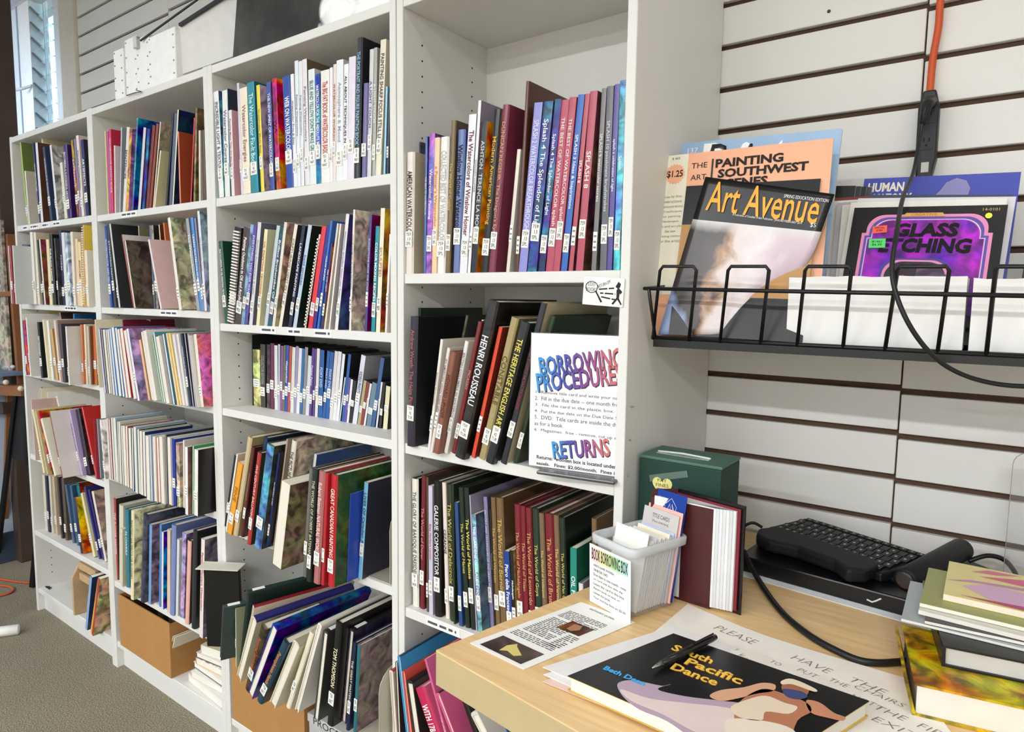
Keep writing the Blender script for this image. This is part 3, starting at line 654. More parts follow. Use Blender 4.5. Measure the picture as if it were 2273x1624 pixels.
-1.7813 .0317 0 .0194 .2783 -19.09 0 P e0d8d0 *a8988a 000
ROW B1F|book|.104|
-1.8427 -.0259 0 .0183 .2416 16.495 0 P 8cacd8 1f3262 000
-1.7945 -.0263 0 .0107 .2512 20.681 0 P e8c442 c8a432 000
-1.7715 -.0313 0 .0153 .2617 18.345 0 P b03c32 *b8a888 000
ROW B2A|book|1.686|751
-1.5547 .004 0 .0073 .2774 .5667 0 P d8d284 c8c274 000
-1.5461 .004 0 .0196 .2763 .4176 0 P b8528c a8427c 000
-1.5261 .004 0 .0149 .2806 1.1674 0 P d04264 c02a42 fdd WATERCOLOR ARTIST'S GUIDE
-1.5036 .004 0 .0082 .2237 4.2227 0 P e4d8d8 e0d2d2 000
-1.4702 .004 0 .0089 .2778 8.0493 0 P b0b4b8 8a929a 000
-1.4483 .004 0 .0193 .2773 11.433 0 H e4e0d4 ccc8bc 444 SENTENCES
-1.4239 .004 0 .0191 .2691 11.115 0 P *d9a878 *b08ab8 000
-1.3787 .004 0 .0098 .2958 11.562 0 P *6a8ab0 *4a66a0 000
-1.3372 .004 0 .0166 .2616 13.195 0 P d8d0da *446 000
-1.3091 .004 0 .0164 .2541 12.655 0 P *4a62a0 *446 000
-1.284 .004 0 .016 .2617 14.345 0 P 7a322a 6a2a22 000
-1.2641 .004 0 .0144 .2639 15.125 0 P 8a432a 7a3a22 000
-1.2371 .004 0 .0067 .2653 14.302 0 P d8d2c2 *a89a88 000
-1.2298 .004 0 .0075 .1795 16.879 0 P e0d8ba d6cba0 000
-1.1586 .004 0 .0099 .2787 12.662 0 P 2a3038 2a3038 000
-1.1354 .004 0 .0163 .2737 10.756 0 P 5a6478 4a5468 000
-1.1148 .004 0 .0072 .2814 10.419 0 P e8e0d2 *26344c 000
-1.07 .004 0 .007 .2128 .5329 0 P e08c72 a8482c 000
-1.009 .004 0 .0067 .2422 8.3555 0 P c83444 *3a2426 000
-.992 .004 0 .0102 .2677 6.0387 0 P *8a7a5a *6a5a44 000
-.9605 .004 0 .0093 .2005 2.9381 0 P d8d2c2 c8c2b2 000
-.9378 .004 0 .0149 .1985 .2758 0 P 5a463a 5a463a 000
ROW B2B|book|1.362|
-1.5401 -.008 0 .0154 .2826 -3.866 0 P 2a4c9c 2a4488 dde WATERCOLOUR AND PEN
-1.5104 -.008 0 .0169 .2865 -6.251 0 P 3a3a3c 3a3a3c ddd ATTRACTING PAINT
-1.4766 -.008 0 .0122 .2885 -8.965 0 P c8c8ca 2a2c2c 000
-1.4356 .05 0 .0047 .281 -.5481 0 P e0d8d0 8a8468 000
-1.3708 -.008 0 .0048 .2535 -14.17 0 P b02430 dcd6d2 000
-1.3655 -.008 0 .0135 .2297 -12.51 0 F *5a5048 *5a5048 000
-1.3513 .05 0 .0099 .2788 -2.258 0 P 6a7a92 4a4a50 000
-1.3357 .05 0 .0168 .2781 -3.344 0 P *99938a 2a2626 000
-1.2751 .05 0 .0062 .2781 -4.665 0 P e4d2ba 6a3a22 000
-1.2358 .05 0 .008 .2835 -6.655 0 P d87a52 c86a42 000
-1.1902 -.008 0 .0105 .2297 -15.90 0 P e0d2d8 e6c2c2 000
-1.0737 -.008 0 .0157 .2858 -10.10 0 P e6e2d6 *c9c7a8 000
-.9692 -.008 0 .016 .2771 -10.09 0 P 9aa0a8 7a8088 fff The Watercolourist's
-.9511 -.008 0 .014 .2771 -8.034 0 P 4a8ad2 3a7ac2 fff LEARN WATERCOLOUR
-.9366 -.008 0 .0086 .274 -6.786 0 P 8a8292 7a7282 000
-.9275 -.008 0 .0123 .2925 -4.624 0 P d8dce8 *9aa4b4 a66 The Transparent Touch
ROW B2C|booklet|1.077|
-1.6012 -.0321 0 .0077 .2418 -3.705 10 P e2dac0 ddd5b2 000
-1.5657 .05 0 .0189 .241 -10.23 6.7 P 8a223a 7a1c30 000
-1.4416 -.0802 0 .0138 .2179 -7.750 3.3 F 8a8aca 8a8aca 000
-1.4273 -.0786 0 .0094 .2156 -6.450 0 F 1a1a1a 1a1a1a 000
-1.4172 -.0763 0 .0144 .2147 -6.489 0 F e4e0d8 e4e0d8 000
-1.3955 -.0791 0 .0127 .2154 -5.689 0 F 3a3232 3a3232 000
-1.374 -.0818 0 .0141 .2175 -6.189 0 F b0a8c2 b0a8c2 000
-1.348 -.0844 0 .0139 .2212 -7.231 0 F 4a8aca 4a8aca 000
-1.3253 -.0853 0 .022 .2259 -8.427 0 F 3a82c2 3a82c2 000
-1.301 -.0846 0 .0169 .2257 -8.736 0 F 2a5ca2 2a5ca2 000
-1.2776 -.0844 0 .0116 .2227 -10.12 0 F e4e2e0 e4e2e0 000
-1.2644 -.0829 0 .0229 .2256 -10.37 0 F a82a3a a82a3a 000
-1.2289 -.0816 0 .0175 .2221 -13.39 0 F e4e0e0 e4e0e0 000
-1.1842 -.091 0 .0119 .2291 -14.06 0 P e4e0ea *a890b8 000
-1.1715 -.0644 0 .0116 .1945 -14.06 0 F e8a468 e8a468 000
-1.1592 -.0612 0 .0179 .2202 -14.06 0 F 2a2c34 2a2c34 000
-1.1404 -.0623 0 .0209 .2241 -13.72 0 F e4e2dc e4e2dc 000
-1.0942 -.0594 0 .0085 .2101 -14.68 0 F 6a9c52 6a9c52 000
-1.0841 -.0598 0 .0127 .2209 -13.87 0 F 4a8c9c 4a8c9c 000
-1.0584 -.0646 0 .0194 .2091 -13.87 0 F e8ded4 e8ded4 000
-1.0244 -.0619 0 .0129 .2187 -13.41 0 F 2a6c92 2a6c92 000
-1.0085 -.0568 0 .0084 .2218 -13.98 0 F e8ca82 e8ca82 000
-.9994 -.0529 0 .0088 .2219 -13.93 0 F e4c678 e4c678 000
-.9899 -.05 0 .0125 .2181 -12.73 0 F e0dcec e0dcec 000
-.9767 -.0467 0 .0123 .2189 -11.50 0 F d8d8da d8d8da 000
-.9637 -.0441 0 .0104 .2197 -10.31 0 P 2a324a 2a324a fff Country Scenes in Watercolour
-.9528 -.0398 0 .0082 .2206 -9.481 0 F 2a2c42 2a2c42 000
-.9441 -.0369 0 .0078 .2202 -8.123 0 F 8a82aa 8a82aa 000
-.9338 -.0373 0 .003 .215 -8.669 0 F e0e0d8 e0e0d8 000
-.9301 -.0273 0 .016 .2172 -7.695 0 P e8dacc *d888a8 000
ROW B2D|booklet|.75|
-1.6078 -.0505 0 .007 .2114 -2.306 10 F 8a2232 8a2232 000
-1.5983 -.0429 0 .0111 .2143 -2.871 7.5 F 6a7282 6a7282 000
-1.5767 -.0389 0 .0164 .2132 -5.556 5 P *d8d2cc *d8d2cc 000
-1.5598 -.0279 0 .0085 .2198 -1.333 2.5 F e6e4e4 e6e4e4 000
-1.5507 -.0246 0 .0126 .2188 -1.402 0 F a84252 a84252 000
-1.5377 -.0234 0 .017 .226 -1.022 0 F 4a5c62 4a5c62 000
-1.5121 -.0264 0 .0209 .228 -1.105 0 F b8ccd8 b8ccd8 000
-1.4907 -.0286 0 .0118 .22 2.1842 0 F 1f3c62 1f3c62 000
-1.4754 -.0291 0 .0129 .2203 1.8588 0 F e0d8c2 e0d8c2 000
-1.4541 -.031 0 .014 .209 .8436 0 F 1f2c52 1f2c52 000
-1.4279 -.035 0 .019 .2111 .2615 0 F e4e2dc e4e2dc 000
-1.407 -.0366 0 .017 .2146 1.5366 0 F b04242 b04242 000
-1.3857 -.0378 0 .0219 .2108 1.7411 0 F 3a4c46 3a4c46 000
-1.3497 -.0448 0 .0132 .2169 2.6851 0 F 1f2c52 1f2c52 000
-1.3145 -.0515 0 .0172 .2255 1.3756 0 F a8c2d2 a8c2d2 000
-1.2969 -.0489 0 .0161 .2195 1.5003 0 F 2a3c36 2a3c36 000
-1.2775 -.0505 0 .0159 .2161 2.1168 0 F e4e2d8 e4e2d8 000
-1.2578 -.0515 0 .0194 .2175 2.0959 0 F 1f2c62 1f2c62 000
-1.2062 -.065 0 .0208 .2121 1.7315 0 F d8d6d8 d8d6d8 000
-1.1835 -.0629 0 .0106 .217 1.3349 0 F 8a9cba 8a9cba 000
-1.1708 -.0581 0 .0148 .2125 .8711 0 F e4e2d8 e4e2d8 000
-1.1531 -.0545 0 .016 .2116 .1861 0 F b02c36 b02c36 000
-1.1338 -.0547 0 .0202 .2166 .1291 0 F e4dfd2 e4dfd2 000
-1.1132 -.0487 0 .0073 .2243 1.8035 0 F 1f2c42 1f2c42 000
-1.1036 -.0462 0 .0177 .2175 1.3047 0 F e0dedA e0dedA 000
-1.0854 -.0419 0 .0163 .2143 1.3181 0 P 1f2c92 1f2c92 000
-1.0687 -.0388 0 .02 .2039 1.644 0 P *ccbca8 *ccbca8 000
-1.0382 -.0346 0 .0083 .2159 3.2558 0 F e4dcd2 e4dcd2 000
-.9757 -.0622 0 .0158 .2098 2.9761 0 P e8e8e2 *6a4a4a 000
-.9594 -.0493 0 .0096 .2131 4.0236 0 F 2a8c52 2a8c52 000
-.9494 -.0492 0 .0208 .2046 4.0627 0 P eeeae4 1a1614 000
ROW B2E|book|.342|
-1.6454 .0136 0 .0172 .3157 1.8877 0 P a82a30 2a2a2a fdd THE FLOWER PAINTER
-1.6278 .0148 0 .0281 .299 5.1023 0 H d8d4be c8c8b0 000
-1.5712 -.0028 0 .0151 .2223 4.8505 0 P d8ceb2 c8bea2 000
-1.5502 .0053 0 .0224 .2971 3.4587 0 H 3a7c8c 2a6a7a cee FLOWERS
-1.4345 -.0309 0 .0189 .3281 5.7673 0 H e8deb2 *dcd8b8 664 PAINTING WATERCOLOR FLOWERS
-1.3894 -.0185 0 .0235 .3281 8.2853 0 H *444658 *556 000
-1.349 -.0094 0 .0169 .292 6.1548 0 P 7aa2d2 *88788a 000
-1.2974 .0015 0 .0124 .2991 5.425 0 P 5a8cca 3a6caa 000
-1.2744 -.0021 0 .0123 .2777 5.0171 0 P e0dcda *2a6cca 000
-1.237 -.0014 0 .02 .2933 4.6392 0 P e0c2aa c0a28a 000
-1.2152 -.0052 0 .0253 .3208 6.47 0 H 7c8aba 6a78a8 000
-1.1876 .0025 0 .0146 .2715 6.0866 0 P d8d8da c8c8ca 000
-1.1652 .0062 0 .0238 .3002 6.6674 0 P *a89abc *8a7a9a 000
-1.1128 -.0062 0 .0204 .2905 6.9483 0 H e8b2a2 3a3232 000
-1.0798 .0064 0 .0126 .2919 5.4259 0 P d89c9a 3a3a3a 000
-1.0668 -.01 0 .0219 .3328 5.4589 0 H 2c2c2e 26262a 000
-.9906 -.0239 0 .02 .3268 5.4938 0 P e8dad4 *6a6470 b04a40 Painting Flowers Watercolor
'''
CASE = {'B1': ('window-side bookcase', c1), 'B2': ('second bookcase', c2), 'B3': ('third bookcase', c3), 'B4': ('tall end bookcase', c4)}
SHELF = {'A': 'top shelf', 'B': 'second shelf', 'C': 'third shelf', 'D': 'fourth shelf', 'E': 'fifth shelf', 'F': 'bottom shelf'}
ORD = 'first second third fourth fifth sixth seventh eighth ninth tenth eleventh twelfth thirteenth fourteenth fifteenth sixteenth seventeenth eighteenth nineteenth'.split()
TENS = ['', '', 'twenty', 'thirty', 'forty']; TENTH = ['', '', 'twentieth', 'thirtieth', 'fortieth']
def ordinal(i):
    if i < 20: return ORD[i-1]
    return TENTH[i//10] if i % 10 == 0 else TENS[i//10]+'-'+ORD[i % 10-1]
NAMED = {'white': 'e8e6e2', 'cream': 'e4dcc4', 'black': '161616', 'charcoal': '3c3a3a', 'grey': '8c8c8c', 'pale grey': 'c4c6c8', 'dark blue': '22286a', 'blue': '3262b4', 'slate blue': '4a5c7c',
         'sky blue': '7cb0dc', 'pale blue': 'bccad8', 'teal': '2a8490', 'dark green': '243a2c', 'green': '3a8a56', 'lime green': 'a6c45e', 'olive': '76704a', 'khaki': 'a8986a',
         'yellow': 'e8cc48', 'orange': 'e6a044', 'tan': 'c8aa80', 'brown': '74583c', 'dark brown': '46322a', 'rust': 'a8502e', 'red': 'c03434', 'dark red': '861e28', 'maroon': '7a3044',
         'rose red': 'b84c60', 'pink': 'e0a8b0', 'peach': 'ecc8a4', 'purple': '543c86', 'lilac': 'b4aad0', 'lavender': '8c8aca', 'mauve': '8a8090', 'magenta': 'b8508a', 'grey brown': '8a7a6a', 'orange red': 'd85a3a'}
def colour_name(h):
    a = [x**(1/2.2) for x in lin(h)[:3]]
    return min(NAMED, key=lambda k: sum((p-q**(1/2.2))**2 for p, q in zip(a, lin(NAMED[k])[:3])))
def set_tints(me, cols):
    at = me.color_attributes.new('tint', 'FLOAT_COLOR', 'CORNER'); buf = []
    for p, c in zip(me.polygons, cols): buf += list(c)*p.loop_total
    at.data.foreach_set('color', buf)
def shell(w, d, h, t, bl, axis, back=False):
    """the wrap of a book as one U of board: section (w x d) swept along h.  returns verts, faces, 'is spine' flags"""
    o = [(0, d), (0, bl), (.16*w, bl*.25), (.5*w, 0), (.84*w, bl*.25), (w, bl), (w, d), (w-t, d), (w-t, t+bl), (t, t+bl), (t, d)]
    n = len(o); v = []; f = []; s = []
    for z in (0, h): v += [(x, y, z) for x, y in o]
    for i in range(n):
        j = (i+1) % n; f.append((j, i, i+n, j+n)); s.append(1 <= i <= 4)
    for base, rev in ((0, False), (n, True)):
        for q in ((0, 1, 9, 10), (1, 2, 3, 9), (3, 8, 9), (3, 4, 5, 8), (5, 6, 7, 8)):
            q = tuple(base+k for k in q); f.append(q[::-1] if rev else q); s.append(False)
    if axis == 'z' and back: v = [(x, d-y, z) for x, y, z in v]; f = [q[::-1] for q in f]
    if axis == 'y':          # spine on top: the section stands upright, swept into the shelf
        v = [(x, z, d-y) for x, y, z in v]
    return v, f, s
def add_book(rowkey, i, kind, z0, labtxt, x, y, dlim, w, h, lean, yaw, S, sp, cv, tc, title, group):
    sp, cv, tc = h6(sp), h6(cv), h6(tc)
    hard = S in 'HUFX'
    t = min(.0028 if hard else .0012, w*.22); rec = .003 if S in 'HU' else .0004
    dep = max(.10, min(DI-.004-y, (.74 if S != 'D' else .70)*h if S != 'U' else .3))
    if dlim > 0: dep = min(dep, dlim)
    if S == 'C': t = min(.001, w*.2)
    if S == 'X': v, f = boxdata(0, w, 0, dep, 0, h); s = [False, True, False, False, False, False]; pg = None
    elif S == 'U':
        v, f, s = shell(w, h, dep, t, min(.22*w, .006), 'y'); pg = (t, w-t, rec, dep-rec, .002, h-t-min(.22*w, .006))
    elif S == 'F':
        v, f, s = shell(w, dep, h, min(t, .0016), min(.2*w, .004), 'z', True); t = min(t, .0016); pg = (t, w-t, .001, dep-t-min(.2*w, .004), .001, h-.001)
    else:
        bl = min(.22*w, .005) if S == 'H' else min(.08*w, .001)
        v, f, s = shell(w, dep, h, t, bl, 'z'); pg = (t, w-t, t+bl, dep-rec-.0003, rec, h-rec)
    me = bpy.data.meshes.new('book'); me.from_pydata(v, [], f); me.update()
    me.materials.append(M_PLAIN); me.materials.append(M_ART)
    cs, cc = lin(sp), lin(cv)
    set_tints(me, [cs if q else cc for q in s])
    me.polygons.foreach_set('material_index', [(sp[0] == '*') if q else (cv[0] == '*') for q in s])
    nm = {'book': 'book', 'booklet': 'booklet', 'dvd_case': 'dvd_case'}[kind]  # row B1C holds thin books, named booklets along with the B2 rows
    o = link(bpy.data.objects.new(nm, me)); o.location = (x, y, z0); o.rotation_euler = (0, math.radians(lean), -math.radians(yaw))
    if pg and pg[1] > pg[0]:
        meshobj('page_block' if S != 'D' else 'case_tray', *boxdata(*pg), M_PAGE if S != 'D' else mat('2c2c30', .3), o)
    if S == 'C':
        cb = MB(); zz = .008
        while zz < h-.008:
            cb.box(.08*w, .92*w, -.004, .004, zz, zz+.0042); zz += .0085
        cb.build('comb_binding', mat('e8ded4', .4), o)
    front = Matrix
    if title and S in 'HPDC':
        top = .90*h; bot = .24*h if S != 'D' else .3*h; L = top-bot
        fr = frame((w*.5, -.0002, (top+bot)/2), (0, 0, -1), (1, 0, 0), .0006)
        lettering(title, tc, fr, L*min(1, .25+len(title)/34), w*.62, o, bold=.012)
    if S in 'HPDC' and w > .006 and rowkey not in ('B4D', 'B2E', 'B1F', 'B2A') or S == 'U' and rowkey == 'B3E' and i % 2:
        hh = min(.034, .14*h); zb = .035+.012*((i*7) % 3)
        if S == 'U':
            lb = meshobj('call_label', *boxdata(w*.2, w*.8, .012, .045, h-.0012, h+.0006), mat('f0eee8', .6), o)
        else:
            lb = meshobj('call_label', *boxdata(w*.06, w*.94, -.0009, .0002, zb, zb+hh), mat('f0eee8', .6), o)
            if labtxt and w > .0095:
                lettering(labtxt.replace('/', '\n'), '3a3a3a', frame((w*.5, -.0009, zb+hh/2), (1, 0, 0), (0, 0, 1), .0004), w*.62, hh*.8, lb, name='call_number')
            elif w > .005:
                dashes('call_number', (w*.2, -.0009, zb+.002), (1, 0, 0), (0, 0, 1), w*.62, hh-.004, 3, '8c8c8c', lb, seed=i, thick=.34)
    size = 'thin ' if w < .0095 else ('thick ' if w > .027 else '')
    kn = {'H': 'hardcover', 'P': 'paperback', 'F': 'booklet turned fore-edge outward', 'U': 'book lying spine upward', 'C': 'comb-bound book', 'D': 'disc case', 'X': 'box file'}[S]
    if kind == 'booklet' and S == 'P': kn = 'booklet'
    if kind == 'book' and S == 'F': kn = 'book turned fore-edge outward'
    art = 'picture-covered ' if sp[0] == '*' and S in 'HPDC' else ''
    tl = 'leaning ' if abs(lean) > 9 and not art and S in 'HPC' else ''
    case, sh = CASE[rowkey[:2]][0], SHELF[rowkey[2]]
    if rowkey == 'B4D': sh = 'lowest visible shelf'
    if rowkey == 'B3E': sh = 'fifth shelf'
    tag(o, f"{size}{tl}{art}{colour_name(sp)} {kn}, {ordinal(i)} from left, {case}'s {sh}", {'book': 'book', 'booklet': 'booklet', 'dvd_case': 'DVD case'}[kind], group)
    return o
key = None; BOOKS = {}
for ln in TABLE.strip().split('\n'):
    if ln.startswith('ROW '):
        key, kind, z0, lab = ln[4:].split('|'); z0 = float(z0); idx = 0
        what = {'book': 'books', 'booklet': 'booklets', 'dvd_case': 'DVD cases'}[kind]
        grp = f"{what} on the {CASE[key[:2]][0]}'s {SHELF[key[2]] if key != 'B4D' else 'lowest visible shelf'}"; continue
    q = ln.split(' ', 11); idx += 1
    x, y, dl, wd, ht, le, yw = map(float, q[:7])
    BOOKS[(key, idx)] = add_book(key, idx, kind, z0+.0004, lab, x, y, dl, wd, ht, le, yw, q[7], q[8], q[9], q[10], q[11] if len(q) > 11 else '', grp)
# small paper strips with shelf numbers on some shelf fronts
def strip(bc, cx, x0, x1, z0, z1, seed):
    s = meshobj('shelf_label', *boxdata(x0-cx, x1-cx, .0018, .0032, z0, z1), mat('efeeea', .6), bc)
    dashes('shelf_number', (x0-cx+.005, .0018, z0+.003), (1, 0, 0), (0, 0, 1), x1-x0-.01, z1-z0-.004, 1, '555560', s, seed=seed)
for i, (a, b, z) in enumerate([(-2.33, -2.28, 1.668), (-2.25, -2.16, 1.668), (-2.13, -2.06, 1.668), (-2.02, -1.95, 1.668), (-1.95, -1.84, 1.344)]): strip(bc1, c1, a, b, z, z+.018, i)
for i, (a, b, z) in enumerate([(-1.45, -1.34, 1.666), (-1.21, -1.10, 1.342)]): strip(bc2, c2, a, b, z, z+.018, 10+i)
for i, (a, b, z) in enumerate([(-.66, -.59, 1.308), (-.54, -.48, 1.308), (-.43, -.36, 1.308)]): strip(bc3, c3, a, b, z, z+.018, 20+i)
strip(bc4, c4, -.04, .06, .664, .682, 30)
# ---------------------------------------------------------------- things on and around the bookcases
def bookend(x, y, z0, hgt, dep, label, side=1):
    t = thing('bookend', label, 'bookend', (x, y, z0+.0005))
    m = mat('c3beac', .4, .4, .2)
    pts = [(0, 0)]; R = dep*.42
    for k in range(9):
        a = math.pi-math.pi/2*k/8; pts.append((R+R*math.cos(a), hgt-R+R*math.sin(a)))
    for k in range(9):
        a = math.pi/2-math.pi/2*k/8; pts.append((dep-R+R*math.cos(a), hgt-R+R*math.sin(a)))
    pts.append((dep, 0))
    inner = [(dep*.30, 0)]+[(dep*.5-dep*.2*math.cos(math.pi*k/8), hgt*.5+dep*.2*math.sin(math.pi*k/8)) for k in range(9)]+[(dep*.70, 0)]
    b = MB(); T = .0014
    # the upright plate with its cut-out tongue, as two legs and an arch
    n = len(inner)
    out = [(0, 0)]+[pts[1+2*k] for k in range(9)]+[(dep, 0)]
    for k in range(n-1):
        q = [out[k], out[k+1], inner[k+1], inner[k]]
        b.prism([(0, p[0], p[1]) for p in q], (T, 0, 0))
    b.build('upright_plate', m, t)
    MB().box(-.09*side if side > 0 else 0, 0 if side > 0 else .09, 0, dep, 0, T).build('base_plate', m, t)
    MB().tube([(-.001, dep*.15, .01), (-.001, dep*.15, hgt*.45)], .0016, 5).build('stiffening_rib', m, t)
    return t
bookend(-.168, .01, .722, .185, .13, "beige metal bookend closing the third bookcase's fourth shelf")
bookend(-.160, -.035, .342, .18, .13, "beige metal bookend closing the third bookcase's fifth shelf")
t = thing('document_case', "black document case with a cream top jutting out of the third bookcase's fifth shelf", 'case', (-.921, -.034, .3425), (0, math.radians(1.5), math.radians(-58)))
MB().box(0, .012, .003, .115, 0, .262).build('case_body', mat('121213', .4, .4), t, bevel=.003)
MB().box(-.003, -.0003, 0, .115, 0, .266).build('case_side', mat('d8d4c6', .6, .2), t); MB().box(-.004, .05, 0, .13, .2625, .2655).build('case_lid', mat('d6d2c4', .6, .2), t, bevel=.001)
# canvases and painting on the top
ct = 2.0555
def canvas(x0, x1, y, top, label, dy=.28):
    t = thing('stretched_canvas', label, 'canvas', ((x0+x1)/2, y, ct), group='white canvases on top of the second bookcase')
    w2 = (x1-x0)/2
    MB().box(-w2, w2, 0, dy, 0, top-ct).build('canvas_wrap', mat('f1f0ee', .8, .1), t, bevel=.004)
    sb = MB()
    for k in range(4):
        z = .02+k*(top-ct-.03)/3.4
        sb.box(w2-.012, w2-.006, -.0012, .001, z, z+.004); sb.box(-w2+.008, -w2+.014, -.0012, .001, z+.015, z+.019)
    sb.build('staple', mat('8a8a8a', .3, .5, .8), t)
    return t
canvas(-1.500, -1.432, .02, 2.222, 'white stretched canvas standing on edge, first of four above the bookcases')
canvas(-1.428, -1.345, .025, 2.245, 'white stretched canvas standing on edge, second of four above the bookcases')
canvas(-1.340, -1.255, .02, 2.228, 'white stretched canvas standing on edge, third of four above the bookcases')
canvas(-1.250, -1.086, .015, 2.212, 'white stretched canvas standing on edge, widest of four above the bookcases')
t = thing('folded_board', 'large white folded display board with black edge channel above second bookcase', 'display board', (-1.08, .02, ct))
B = [(-1.1029, 0.0300, 2.0750), (-0.8493, 0.1200, 2.1275), (-0.8067, 0.1200, 2.3418), (-0.9263, 0.0700, 2.2694), (-1.0903, 0.0300, 2.2183)]
ob = MB().prism([Vector(p)-Vector((-1.08, .02, ct)) for p in B], (-.004, .03, 0)).build('board', mat('dcdbd8', .7, .1), t)
MB().tube([Vector(p)-Vector((-1.08, .02, ct)) for p in ((-1.0787, 0.0280, 2.2164), (-0.9149, 0.0660, 2.2665), (-0.8103, 0.1000, 2.3106))], .006, 4).build('edge_channel', mat('26242a', .4), t)
t = thing('easel_rod', 'thin black rod clipped by a steel bracket to the white canvases', 'rod', (-1.3230, 0.0150, 2.2122))
o0 = Vector((-1.3230, 0.0150, 2.2122))
MB().tube([Vector(p)-o0 for p in ((-1.2896, 0.0120, 2.2112), (-1.0356, 0.0600, 2.2897), (-0.8835, 0.0900, 2.3382))], .0035, 6).build('rod', mat('1c1a1c', .4), t)
MB().box(-.012, .012, -.006, .008, -.018, .018).build('clip_bracket', mat('b8b6b0', .3, .5, .7), t, bevel=.002)
t = thing('steel_catch', 'bent steel wire catch under the white canvases on the bookcase top', 'catch', (-1.3477, 0.0020, 2.0594))
o0 = Vector((-1.3477, 0.0020, 2.0594))
MB().tube([Vector(p)-o0 for p in ((-1.3630, -0.0040, 2.0506), (-1.3006, -0.0060, 2.0482), (-1.2641, -0.0050, 2.0465), (-1.3195, 0.0060, 2.0628))], .0018, 5).build('wire', mat('6a6866', .3, .5, .9), t)
def painting_mat():
    m, n, l, b = newmat('dark_painting', .4, .4)
    tc = n.new('ShaderNodeTexCoord'); sx = n.new('ShaderNodeSeparateXYZ'); l.new(tc.outputs['Object'], sx.inputs[0])
    t = n.new('ShaderNodeTexNoise'); t.inputs['Scale'].default_value = 9; t.inputs['Detail'].default_value = 6; l.new(tc.outputs['Object'], t.inputs['Vector'])
    r = n.new('ShaderNodeValToRGB'); r.color_ramp.elements[0].color = lin('171615'); r.color_ramp.elements[1].color = lin('403e3a'); r.color_ramp.elements[0].position = .4; r.color_ramp.elements[1].position = .75
    l.new(t.outputs['Fac'], r.inputs['Fac'])
    t2 = n.new('ShaderNodeTexNoise'); t2.inputs['Scale'].default_value = 14; t2.inputs['Detail'].default_value = 7; t2.inputs['Distortion'].default_value = .8; l.new(tc.outputs['Object'], t2.inputs['Vector'])
    r2 = n.new('ShaderNodeValToRGB'); r2.color_ramp.elements[0].color = lin('cfcfcd'); r2.color_ramp.elements[1].color = lin('f8f8f6'); r2.color_ramp.elements[0].position = .35; r2.color_ramp.elements[1].position = .55
    l.new(t2.outputs['Fac'], r2.inputs['Fac'])
    ma = n.new('ShaderNodeMath'); ma.operation = 'MULTIPLY_ADD'; ma.inputs[1].default_value = .16; l.new(t2.outputs['Fac'], ma.inputs[0]); l.new(sx.outputs['X'], ma.inputs[2])
    mr = n.new('ShaderNodeMapRange'); mr.inputs['From Min'].default_value = .115; mr.inputs['From Max'].default_value = .135; l.new(ma.outputs[0], mr.inputs['Value'])
    mx = n.new('ShaderNodeMix'); mx.data_type = 'RGBA'; l.new(mr.outputs['Result'], mx.inputs['Factor']); l.new(r.outputs['Color'], mx.inputs['A']); l.new(r2.outputs['Color'], mx.inputs['B'])
    l.new(mx.outputs['Result'], b.inputs['Base Color'])
    bp = n.new('ShaderNodeBump'); bp.inputs['Distance'].default_value = .004; bp.inputs['Strength'].default_value = .5; l.new(t2.outputs['Fac'], bp.inputs['Height']); l.new(bp.outputs['Normal'], b.inputs['Normal'])
    return m
t = thing('painting', 'unframed dark painting with white brush strokes leaning above the third bookcase', 'painting', (-.455, .012, ct+.001), (math.radians(-5), 0, math.radians(0)))
MB().prism([(-.322, 0, 0), (.312, 0, 0), (.312, 0, .6), (-.302, 0, .6)], (0, .022, 0)).build('canvas', painting_mat(), t)
MB().prism([(-.325, .0225, .0), (.315, .0225, .0), (.315, .0225, .6), (-.305, .0225, .6)], (0, .016, 0)).build('stretcher', mat('1a1918', .7), t)
# cardboard boxes and the stack on the bottom shelves
cb = mat('b08250', .85, .1, noise=.05, scale=14)
def open_box(t, x0, x1, y0, y1, h, th, m):
    MB().box(x0, x1, y0, y0+th, 0, h).build('box_front', m, t); MB().box(x0, x1, y1-th, y1, 0, h).build('box_back', m, t)
    MB().box(x0, x0+th, y0+th, y1-th, 0, h).build('box_side', m, t); MB().box(x1-th, x1, y0+th, y1-th, 0, h*.985).build('box_side', m, t)
    MB().box(x0+th, x1-th, y0+th, y1-th, 0, th).build('box_base', m, t)
t = thing('cardboard_box', "open brown cardboard box of papers on the second bookcase's bottom shelf", 'box', (-1.405, .185, .1045))
open_box(t, -.195, .178, -.185, .19, .196, .004, cb)
pp = mat('e6e3dc', .8, .1)
rr = random.Random(5)
for k in range(7):
    x = -.15+k*.045; lean = rr.uniform(-.35, .1); hh = rr.uniform(.16, .235)
    o = MB().box(-.0015, .0015, 0, .2, 0, hh).build('file_folder', mat(rr.choice(['e8e6e0', 'd8d6d4', 'cfcfd4', 'e4dcc8', '8a8478']), .8, .1))
    o.location = (-1.405+x, .09+rr.uniform(0, .06), .111); o.rotation_euler = (0, lean*.6, rr.uniform(-.2, .2))
    tag(o, ['white loose sheet', 'pale grey folder', 'white folder', 'tall cream folder', 'bent paper sheet', 'grey card folder', 'thin paper folder'][k]+f', {ordinal(k+1)} from left inside the brown cardboard box', 'folder', 'papers in the cardboard box')
for k in range(8):
    o = MB().box(-.0012, .0012, 0, .11, 0, .115).build('index_card', mat('ebe4d2', .8, .1))
    o.location = (-1.335+k*.0115, .008, .150); o.rotation_euler = (0, .42, 0)
    tag(o, f'cream index card, {ordinal(k+1)} of the leaning cards inside the brown cardboard box', 'card', 'index cards in the cardboard box')
